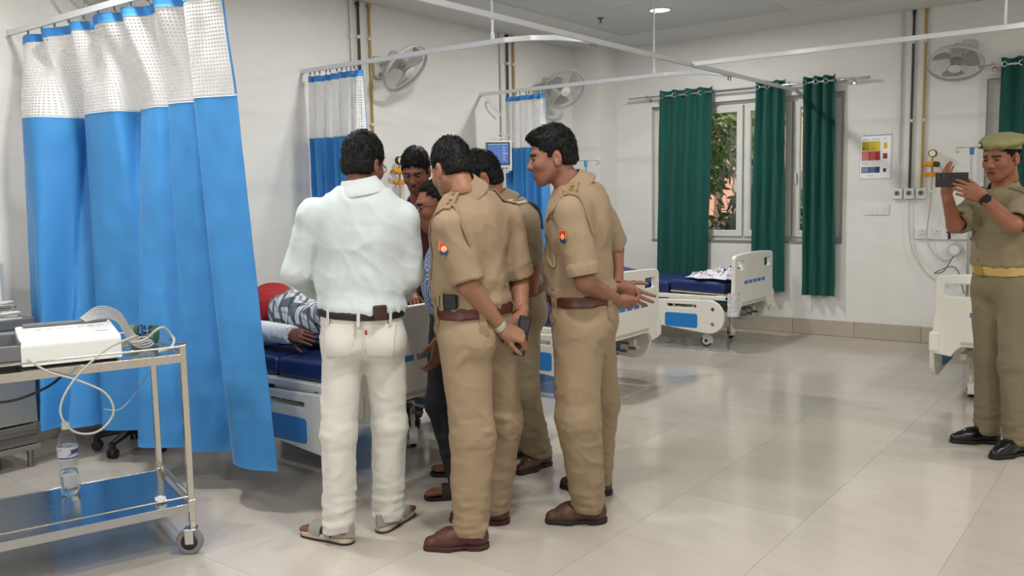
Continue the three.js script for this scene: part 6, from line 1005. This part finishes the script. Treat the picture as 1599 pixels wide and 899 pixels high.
// officer nearest the camera, hands clasped behind his back
{
  const b = police(0x8e6650);
  const P = person('police officer in khaki clasping a radio behind his back beside the man in white', JOINTS.off1, { ...b, headScale: 0.94, face: dirOf(-0.62, 0.78, -0.38), belly: 0.035, seed: 8, collarLift: 0.018, stubble: 0.35, jaw: 1.1, hair: { top: 0.026, side: 0.004, nape: -0.045, seed: 5 }, forearm: 0.046,
    shoe: { mat: std(0x4c2620, 0.5), high: 0.085, w: 1.02, soleMat: std(0x3a1c18, 0.7) },
    handL: { dir: dirOf(0.8, 0.15, -0.3), palm: dirOf(-0.1, 0.6, -0.8), curl: [0.5, 1.0, 1.05, 1.05, 1.0], thumb: 0.5 }, handR: { dir: dirOf(-0.28, -0.3, -0.9), palm: dirOf(-0.3, -0.85, 0.3), curl: [0.4, 0.6, 0.65, 0.7, 0.75], thumb: 0.6 } });
  emblem(P, P.J.shL.clone().lerp(P.J.elL, 0.36), dirOf(-0.7, -0.75));
  epaulette(P, 'L', khakiTrim); epaulette(P, 'R', khakiTrim);
  const S = P.J.shL, Ec = P.J.elL, mid = (t) => S.clone().lerp(Ec, t);
  cord(P, [[S, V(0, 1, 0)], [S.clone().addScaledVector(P.C.x, -0.01), dirOf(0.2, -0.6, 0.9)], [mid(0.1), dirOf(0.5, -0.85, 0.35)], [mid(0.28), dirOf(0.7, -0.8, 0.0)]], 0.008, khakiTrim, 'shoulder_cord');
  cord(P, [[S, V(0, 1, 0)], [S, dirOf(-0.7, -0.3, 0.6)], [P.spine(0.7), dirOf(-0.95, -0.35)], [P.spine(0.5), dirOf(-0.95, -0.35)], [P.spine(0.32), dirOf(-0.95, -0.35)]], 0.006, khakiTrim, 'whistle_cord');
  beltTab(P, Math.PI * 0.36, khakiTrim); beltTab(P, -2.3, khakiTrim); beltTab(P, 2.5, khakiTrim);
  const d = dirOf(-0.55, -0.83), h = P.hit(P.waist.clone().addScaledVector(P.up, 0.045), d, 0), F = frame(d, V(0, 1, 0.12)), g = cbox(0, 0, 0.008, 0.085, 0.06, 0.03, 0.01); g.applyMatrix4(new THREE.Matrix4().makeBasis(F.x, F.y, F.z)); g.translate(h.p.x, h.p.y, h.p.z); P.put('belt_pouch', g, std(0x1b1d20, 0.55), 'black phone pouch above the belt');
  const st = ribbon([[-0.02, 0.035, 0.026], [-0.02, 0.0, 0.028], [-0.02, -0.035, 0.026]], V(1, 0, 0), 0.012, 0.004); st.applyMatrix4(new THREE.Matrix4().makeBasis(F.x, F.y, F.z)); st.translate(h.p.x, h.p.y, h.p.z); P.put('pouch_strap', st, khakiTrim);
  // watch and thread
  const w = P.J.wrL, wd = P.J.wrL.clone().sub(P.J.elL).normalize(), q = new THREE.Quaternion().setFromUnitVectors(V(0, 1, 0), wd);
  const wg = lathe([[0.029, -0.011], [0.0335, -0.011], [0.0335, 0.011], [0.029, 0.011]], 26); wg.applyQuaternion(q); const wp = w.clone().addScaledVector(wd, -0.02); wg.translate(wp.x, wp.y, wp.z); P.put('watch', wg, std(0xb9b6ad, 0.3, 0.7), 'steel wristwatch');
  const w2 = P.J.wrR, d2 = P.J.wrR.clone().sub(P.J.elR).normalize(), tg = new THREE.TorusGeometry(0.0325, 0.004, 8, 26); tg.applyQuaternion(new THREE.Quaternion().setFromUnitVectors(V(0, 0, 1), d2)); const tp = w2.clone().addScaledVector(d2, -0.02); tg.translate(tp.x, tp.y, tp.z); P.put('wrist_thread', tg, std(0xa3491f, 0.7), 'orange wrist thread');
  // radio in his hands
  const rp = P.J.wrL.clone().add(dirOf(0.8, 0.15, -0.3).multiplyScalar(0.088)).add(dirOf(-0.1, 0.6, -0.8).multiplyScalar(0.036));
  const rF = frame(dirOf(0.15, -1, 0.1), dirOf(0.22, 0, 1)), r = thing('handheld_radio', 'black handheld radio held behind the back of the officer near the man in white', 'radio', rp.toArray());
  const rm = (gg) => { gg.applyMatrix4(new THREE.Matrix4().makeBasis(rF.x, rF.y, rF.z)); return gg; };
  part('body', rm(cbox(0, 0.025, 0, 0.05, 0.17, 0.026, 0.008)), std(0x101114, 0.4), r); part('grille', rm(cbox(0, 0.07, 0.014, 0.036, 0.05, 0.003, 0.001)), std(0x26282c, 0.6), r); part('side_trim', rm(cbox(-0.026, 0.03, 0, 0.003, 0.12, 0.012, 0.001)), std(0x4c5054, 0.3, 0.6), r);
}
// officer half hidden behind him
{
  const b = police(0x87583f);
  const P = person('police officer in khaki half hidden behind the officer with the radio', JOINTS.off3, { ...b, shirt: { ...b.shirt, mat: clothMat(0x85765f) }, trousers: { ...b.trousers, mat: clothMat(0x85765f), r: [0.1, 0.085, 0.072] }, face: dirOf(-0.97, -0.1, -0.32), seed: 14, hair: { top: 0.026, side: 0.004, nape: -0.05, seed: 9 }, shoe: { mat: std(0x3f1d17, 0.35), high: 0.11, laces: std(0x2a130f, 0.6) }, handL: { dir: dirOf(0.3, 0.5, -0.8), palm: dirOf(0.2, 0.8, 0), curl: [0.4, 0.8, 0.8, 0.8, 0.8] }, handR: { dir: dirOf(0.2, -0.5, -0.8), palm: dirOf(0.3, -0.8, 0), curl: [0.4, 0.8, 0.8, 0.8, 0.8] } });
  emblem(P, P.J.shL.clone().lerp(P.J.elL, 0.3), dirOf(-0.35, -0.9), 0.05, 0.05, true); epaulette(P, 'L', std(0x9d9272, 0.8), 3); epaulette(P, 'R', std(0x9d9272, 0.8), 3);
  const S = P.J.shL; cord(P, [[P.J.neck.clone().lerp(S, 0.5), dirOf(0.1, -0.5, 0.8)], [S, dirOf(0.4, -0.3, 0.9)], [S, dirOf(0.9, -0.2, 0.4)], [S.clone().lerp(P.J.elL, 0.2), dirOf(0.95, -0.1, 0)]], 0.009, std(0x1c2338, 0.7), 'navy_cord');
}
// officer on the right of the group, in profile
{
  const b = police(0x865c4b);
  const P = person('police officer in khaki in profile at the right of the group, hands behind back', JOINTS.off2, { ...b, headScale: 0.95, face: dirOf(-0.99, -0.04, -0.1), belly: 0.02, seed: 21, stubble: 0.3, hair: { top: 0.03, side: 0.005, nape: -0.038, seed: 11, quiff: true }, forearm: 0.043,
    shirt: { ...b.shirt, size: [0.182, 0.142], collarR: 0.067 }, trousers: { ...b.trousers, mat: clothMat(0x8c7960), r: [0.112, 0.094, 0.072], wrinkle: 0.0085, hips: [0.17, 0.15, 0.15] }, shoe: { mat: std(0x4a2f22, 0.55), high: 0.11, w: 1.08, soleMat: std(0x1c1a18, 0.8), laces: std(0x3a2a1e, 0.7) },
    handL: { dir: dirOf(0.75, 0.55, -0.2), palm: dirOf(-0.2, 0.5, 0.85), curl: [0.5, 0.75, 0.8, 0.8, 0.8], thumb: 0.6 }, handR: { dir: dirOf(0.84, -0.1, -0.5), palm: dirOf(0.1, 0.97, 0.05), curl: [0.05, 0.22, 0.3, 0.36, 0.42], spread: 0.16, thumb: 0.62 } });
  emblem(P, P.J.shL.clone().lerp(P.J.elL, 0.34), dirOf(-0.75, -0.7)); epaulette(P, 'L', khakiTrim); epaulette(P, 'R', khakiTrim);
  const S = P.J.shL, mid = (t) => S.clone().lerp(P.J.elL, t);
  cord(P, [[P.J.neck.clone().lerp(S, 0.75), dirOf(-0.5, -0.1, 0.8)], [S, dirOf(-0.15, -0.3, 0.9)], [S, dirOf(0.35, -0.6, 0.7)], [mid(0.12), dirOf(0.7, -0.7, 0.2)], [mid(0.3), dirOf(0.85, -0.5, 0.0)]], 0.009, khakiTrim, 'shoulder_cord');
  cord(P, [[S, dirOf(-0.5, -0.2, 0.7)], [S, dirOf(-0.95, -0.3, 0.1)], [P.spine(0.72), dirOf(-0.85, -0.5)], [P.spine(0.55), dirOf(-0.85, -0.5)], [P.spine(0.4), dirOf(-0.85, -0.5)], [P.spine(0.34), dirOf(-0.7, -0.7)], [P.spine(0.45), dirOf(-0.72, -0.66)]], 0.0075, khakiTrim, 'whistle_cord');
  beltTab(P, 1.0, khakiTrim); beltTab(P, 2.6, khakiTrim); beltTab(P, -2.4, khakiTrim);
  const ctr = P.spine(0.62).addScaledVector(P.C.z, 0.1).addScaledVector(P.C.x, 0.09), fn = (x, y, z) => { const v = V(x, y, z).sub(ctr); return Math.max(P.shirtAt(x, y, z) - 0.006, Math.abs(v.dot(P.C.x)) - 0.06, Math.abs(v.y) - 0.065, -v.dot(P.C.z) - 0.03); }; P.put('chest_pocket', meshField(fn, new THREE.Box3().setFromCenterAndSize(ctr, V(0.24, 0.18, 0.24)), 0.006), khakiTrim);
  const d2 = P.J.wrR.clone().sub(P.J.elR).normalize(), tg = new THREE.TorusGeometry(0.031, 0.003, 8, 26); tg.applyQuaternion(new THREE.Quaternion().setFromUnitVectors(V(0, 0, 1), d2)); tg.translate(P.J.wrR.x, P.J.wrR.y, P.J.wrR.z); P.put('wrist_thread', tg, std(0x3a1a14, 0.7));
}
// officer taking a picture
{
  const b = police(0x8a5a44);
  const P = person('police officer in beret at the right taking a picture with a phone', JOINTS.phone, { ...b, face: dirOf(-0.87, -0.46, -0.12), seed: 30, stubble: 0.2, belly: 0.015, hair: { top: 0.0, side: 0.004, nape: -0.05, seed: 4, cap: true }, forearm: 0.042,
    shirt: { ...b.shirt, mat: khakiGreen, trim: khakiGreen, cuff: 0.85, size: [0.178, 0.13], wrinkle: 0.007 }, trousers: { ...b.trousers, mat: clothMat(0x746a52), r: [0.1, 0.08, 0.068], wrinkle: 0.007 }, belt: { mat: clothMat(0xb59b5c), h: 0.026, buckle: std(0xb99a50, 0.35, 0.7) }, shoe: { mat: std(0x0c0d10, 0.22), high: 0.085, point: true, soleMat: std(0x0a0a0b, 0.6), laces: std(0x0a0a0b, 0.6) },
    handR: { dir: dirOf(-0.05, 0.1, 1), palm: dirOf(0.9, 0.1, 0.0), curl: [0.25, 0.35, 0.3, 0.25, 0.2], spread: 0.1, thumb: 0.5, s: 0.98 }, handL: { dir: dirOf(-0.85, -0.1, 0.32), palm: dirOf(0.05, 1, 0.1), curl: [0.6, 0.55, 0.6, 0.65, 0.7], thumb: 0.6 } });
  // beret
  const bf = new Field(0.03).ell([0.012, 0.098, 0.0], [0.108, 0.036, 0.118], frame(V(0, -0.12, 1), V(0.14, 1, 0)), 0.02).ell([0, 0.078, -0.006], [0.087, 0.03, 0.103], null, 0.03);
  const bAt = (x, y, z) => { let d = bf.at(x, y, z) + 0.003 * noise3(x * 18, y * 18, z * 18); d = smax(d, 0.052 - y - 0.12 * z, 0.008); return d; };
  const olive = clothMat(0x86835a); P.put('beret', P.toWorld(meshField(bAt, new THREE.Box3(V(-0.14, 0.03, -0.15), V(0.15, 0.16, 0.15)), 0.0046)), olive);
  const band = lathe([[0.084, 0.046], [0.0885, 0.048], [0.0885, 0.068], [0.084, 0.07]], 36); band.scale(1, 1, 1.16); band.rotateX(-0.12); band.translate(0, 0, -0.006); P.put('beret_band', P.toWorld(band), clothMat(0x75724c));
  const bd = bar([-0.048, 0.085, 0.088], [-0.054, 0.086, 0.099], 0.02, 0.019, 22); const bdm = P.put('beret_badge', P.toWorld(bd), std(0x3a2018, 0.4), 'dark beret badge with pale crest'); const bd2 = bar([-0.054, 0.086, 0.098], [-0.0555, 0.0863, 0.1015], 0.011, 0.009, 12); P.put('crest', P.toWorld(bd2), std(0xe0c9b0, 0.4), undefined, bdm);
  epaulette(P, 'L', khakiGreen, 2); epaulette(P, 'R', khakiGreen, 2);
  const wd = P.J.wrL.clone().sub(P.J.elL).normalize(), wp = P.J.wrL.clone().addScaledVector(wd, -0.025), wg = lathe([[0.029, -0.01], [0.033, -0.01], [0.033, 0.01], [0.029, 0.01]], 26); wg.applyQuaternion(new THREE.Quaternion().setFromUnitVectors(V(0, 1, 0), wd)); wg.translate(wp.x, wp.y, wp.z); const wm = P.put('watch_strap', wg, std(0x141416, 0.5));
  const wn = dirOf(-0.3, -0.95, 0.1), c0 = wp.clone().addScaledVector(wn, 0.03), wf = bar(c0.toArray(), c0.clone().addScaledVector(wn, 0.011).toArray(), 0.0215, 0.02, 26); P.put('watch_face', wf, std(0x0b0c10, 0.15), 'black smartwatch face');
  for (let k = 0; k < 4; k++) { const h = P.hit(P.spine(0.2 + 0.17 * k), P.C.z, 0.001), g = bar(h.p.toArray(), h.p.clone().addScaledVector(h.n, 0.003).toArray(), 0.006, 0.006, 12); P.put('button', g, std(0x6f654a, 0.5)); }
  for (const s of [-1, 1]) { const ctr = P.spine(0.66).addScaledVector(P.C.z, 0.1).addScaledVector(P.C.x, s * 0.085), fn = (x, y, z) => { const v = V(x, y, z).sub(ctr); return Math.max(P.shirtAt(x, y, z) - 0.006, Math.abs(v.dot(P.C.x)) - 0.056, Math.abs(v.y) - 0.062, -v.dot(P.C.z) - 0.03); }; P.put('chest_pocket', meshField(fn, new THREE.Box3().setFromCenterAndSize(ctr, V(0.24, 0.18, 0.24)), 0.006), khakiGreen); }
  // the phone
  const ph = thing('smartphone', 'black smartphone held up by the officer in the beret', 'phone', PHONE), pF = frame(dirOf(-0.36, -0.93, 0.04), V(0, 1, 0)), pm = (g) => { g.applyMatrix4(new THREE.Matrix4().makeBasis(pF.x, pF.y, pF.z)); return g; };
  part('body', pm(cbox(0, 0, 0, 0.158, 0.076, 0.009, 0.004)), std(0x15161a, 0.25), ph); const cm = part('camera_block', pm(cbox(-0.052, 0.014, 0.0055, 0.034, 0.036, 0.004, 0.002)), std(0x2a2c31, 0.3), ph); for (const y of [0.006, 0.022]) part('lens', pm(bar([-0.052, y, 0.007], [-0.052, y, 0.0085], 0.006, 0.006, 14)), std(0x050506, 0.1), cm);
}
// man in maroon at the far side of the bed
person('man with moustache in a maroon shirt bending over the far side of the bed', JOINTS.maroon, { skin: 0x6d4433, face: dirOf(-0.12, -0.9, -0.4), seed: 40, moustache: true, stubble: 0.5, hair: { top: 0.024, side: 0.008, seed: 15 }, shirt: { mat: clothMat(0x3f0f1a), cuff: 0.8, size: [0.18, 0.125], waist: -0.06 }, trousers: { mat: clothMat(0x1c1e26), hem: 0.05 }, shoe: { mat: std(0x141414, 0.5) }, handL: { dir: dirOf(-0.2, -0.8, -0.4), palm: V(0, -1, 0), curl: [0.3, 0.4, 0.4, 0.4, 0.4] }, handR: { dir: dirOf(0.2, -0.8, -0.4), palm: V(0, -1, 0), curl: [0.3, 0.4, 0.4, 0.4, 0.4] } });
// stooping man in the checked shirt
{
  const chk = canvasTex(256, 256, (g) => { g.fillStyle = '#c9d2df'; g.fillRect(0, 0, 256, 256); for (let k = 0; k < 8; k++) { g.fillStyle = 'rgba(48,74,124,0.75)'; g.fillRect(k * 32 + 4, 0, 11, 256); g.fillRect(0, k * 32 + 4, 256, 11); g.fillStyle = 'rgba(20,30,62,0.8)'; g.fillRect(k * 32 + 22, 0, 4, 256); g.fillRect(0, k * 32 + 22, 256, 4); } }, [6.5, 6.5]);
  person('stooping man with glasses in a blue checked shirt behind the officer with the radio', JOINTS.check, { skin: 0x7d5140, headScale: 0.95, face: dirOf(-0.95, -0.32, -0.14), seed: 50, glasses: 0x15151a, stubble: 0.15, belly: 0.03, moustache: true, hair: { top: 0.010, side: 0.006, seed: 18, front: -0.15 }, shirt: { mat: new THREE.MeshPhysicalMaterial({ map: chk, roughness: 0.85 }), cuff: 0.95, size: [0.18, 0.13], waist: -0.05 }, trousers: { mat: clothMat(0x12151f), hem: 0.05, r: [0.092, 0.075, 0.064] }, shoe: { sandal: true, flat: true, soleMat: std(0x1d1815, 0.7), strapMat: std(0x16120f, 0.6) }, handL: { dir: dirOf(-0.2, -0.1, -1), palm: dirOf(-0.6, 0.6, 0), curl: [0.3, 0.45, 0.45, 0.5, 0.5] }, handR: { dir: dirOf(-0.8, 0.2, -0.2), palm: V(0, -1, 0), curl: [0.3, 0.4, 0.4, 0.4, 0.4] } });
}
// ------------------------------------------------------------------ patient lying on the nearest bed
{
  const root = thing('person', 'patient in a red shirt and checked cloth lying on the bed, forearm bandaged', 'person', [-4.1, 0.62, -3.36]);
  const T = root.position.clone(), put = (name, g, m, l) => { g.translate(-T.x, -T.y, -T.z); return part(name, g, m, root, l); };
  root.position.y += 0.014;
  const skin = lin(0x74483a), col = (x, y, z) => { const n = 1 + 0.06 * noise3(x * 14, y * 14, z * 14); return skin.map((c) => c * n); };
  const pel = V(-4.06, 0.735, -3.38), neck = V(-4.60, 0.76, -3.38), hd = V(-4.80, 0.79, -3.38), shN = V(-4.50, 0.73, -3.21), shF = V(-4.50, 0.73, -3.56), elN = V(-4.27, 0.70, -3.09), wrN = V(-3.865, 0.712, -3.05), elF = V(-4.25, 0.70, -3.68), wrF = V(-4.0, 0.86, -3.5);
  const hN = V(-4.0, 0.72, -3.28), hF = V(-4.0, 0.72, -3.48), kN = V(-3.66, 0.80, -3.24), kF = V(-3.65, 0.86, -3.5), aN = V(-3.36, 0.68, -3.22), aF = V(-3.34, 0.69, -3.5), CF = { x: V(0, 0, 1), y: V(-1, 0, 0), z: V(0, 1, 0) };
  const B = new Field(0.03).ell([-4.36, 0.75, -3.38], [0.15, 0.2, 0.1], CF).ell([-4.14, 0.75, -3.38], [0.14, 0.17, 0.1], CF).cone(neck, hd.clone().add(V(0.04, -0.03, 0)), 0.058, 0.05).cone(shN, shF, 0.05, 0.05);
  for (const [a, b, c] of [[shN, elN, wrN], [shF, elF, wrF]]) B.cone(a, b, 0.045, 0.04).cone(b, c, 0.04, 0.028);
  for (const [a, b, c] of [[hN, kN, aN], [hF, kF, aF]]) B.cone(a, b, 0.072, 0.052).cone(b, c, 0.05, 0.036).cone(c, c.clone().add(V(0.03, 0.12, 0)), 0.034, 0.024);
  const body = meshField((x, y, z) => B.at(x, y, z), B.box(0.02), 0.012, null, col);
  const hfr = frame(V(0.25, 1, 0.1), V(-1, 0.2, 0)), HF = headField({}), hAt = headAt(HF), hg = meshField(hAt, new THREE.Box3(V(-0.1, -0.14, -0.125), V(0.1, 0.14, 0.135)), 0.0045, null, col);
  const hm = new THREE.Matrix4().makeBasis(hfr.x, hfr.y, hfr.z); hm.setPosition(hd); hg.applyMatrix4(hm);
  const h1 = handField(wrN, V(1, 0.02, 0.05), V(-0.1, -0.5, -0.8), -1, [0.2, 0.25, 0.3, 0.35, 0.4]), h2 = handField(wrF, V(0.7, 0.1, 0.6), V(0, -1, 0), 1, [0.3, 0.5, 0.5, 0.5, 0.5]);
  put('body', mixin(body, [hg, meshField((x, y, z) => h1.at(x, y, z), h1.box(0.008), 0.0036, null, col), meshField((x, y, z) => h2.at(x, y, z), h2.box(0.008), 0.0036, null, col)]), skinMat);
  const hr = new Field(0.02).ell([0, 0.05, -0.015], [0.083, 0.096, 0.104], null); put('hair', (() => { const g = meshField((x, y, z) => smax(hr.at(x, y, z) + 0.002 * noise3(x * 50, y * 50, z * 50), 0.72 * (z - 0.004) - 0.69 * (y + 0.015), 0.008), new THREE.Box3(V(-0.11, -0.13, -0.14), V(0.11, 0.18, 0.13)), 0.005); g.applyMatrix4(hm); return g; })(), hairMat);
  const wv = (x, y, z, a) => a * (0.6 * noise3(x * 6, y * 6, z * 6) + 0.6 * Math.pow(1 - Math.abs(noise3(x * 5 + z * 4, y * 4, z * 5)), 4));
  const S = new Field(0.03).ell([-4.40, 0.77, -3.38], [0.178, 0.23, 0.135], CF).cone(shN, elN, 0.075, 0.062).cone(shF, elF, 0.075, 0.062).ell([-4.46, 0.82, -3.40], [0.13, 0.14, 0.12], CF);
  put('red_shirt', meshField((x, y, z) => Math.max(S.at(x, y, z) - wv(x, y, z, 0.01), x + 4.235 + 0.02 * noise3(z * 8, 1, y * 6)), S.box(0.03), 0.009), clothMat(0x8e1218), 'red shirt');
  const tex = canvasTex(256, 256, (g) => { g.fillStyle = '#c7c9cb'; g.fillRect(0, 0, 256, 256); for (let k = 0; k < 4; k++) { g.fillStyle = 'rgba(52,58,70,0.72)'; g.fillRect(k * 64 + 8, 0, 20, 256); g.fillRect(0, k * 64 + 8, 256, 20); g.fillStyle = 'rgba(90,98,112,0.55)'; g.fillRect(k * 64 + 42, 0, 5, 256); g.fillRect(0, k * 64 + 42, 256, 5); } }, [3.6, 3.6]);
  const L = new Field(0.05).ell([-4.16, 0.77, -3.36], [0.185, 0.2, 0.15], CF).cone(hN, kN, 0.125, 0.1).cone(hF, kF, 0.125, 0.1).cone(hN.clone().lerp(hF, 0.5).add(V(0, 0.03, 0)), kN.clone().lerp(kF, 0.5).add(V(0, 0.01, 0)), 0.13, 0.11).cone(kN, aN.clone().lerp(kN, 0.25), 0.1, 0.075).cone(kF, aF.clone().lerp(kF, 0.25), 0.1, 0.075);
  put('checked_cloth', meshField((x, y, z) => Math.max(L.at(x, y, z) - wv(x, y, z, 0.016), 0.628 - y, -x - 4.37), L.box(0.03), 0.0085, (x, y, z) => [x + 0.4 * y, z * 0.9 + y * 0.9 + 0.25 * x]), new THREE.MeshPhysicalMaterial({ map: tex, roughness: 0.9 }), 'grey and white checked cloth');
  const A = new Field(0.02).cone(elN.clone().add(V(0.0, 0, 0)), wrN.clone().add(V(0.015, 0, 0)), 0.064, 0.052); put('bandage', meshField((x, y, z) => smax(A.at(x, y, z) + 0.0022 * Math.sin((x + z * 0.5) * 170) * 0.6 + 0.003 * noise3(x * 20, y * 20, z * 20), x + 3.85 + 0.008 * noise3(y * 60, z * 60, 1), 0.006), A.box(0.02), 0.005), clothMat(0xd9dde0), 'thick white bandage on the forearm');
  const pw = thing('pillow', 'pale pillow under the head of the patient', 'pillow', [-5.0, 0.623, -3.38]); const pf = new Field(0.06).ell([0, 0.035, 0], [0.17, 0.045, 0.3], null).ell([0, 0.032, 0.22], [0.15, 0.03, 0.08], null).ell([0, 0.032, -0.22], [0.15, 0.03, 0.08], null); part('cover', meshField((x, y, z) => Math.max(pf.at(x, y, z) + 0.006 * noise3(x * 9, y * 9, z * 9), -y, -1), pf.box(0.02), 0.012), clothMat(0xb9c3cc), pw);
}
scene.traverse((o) => { if (o.isMesh) { o.castShadow = true; o.receiveShadow = true; } });
renderer.render(scene, camera);
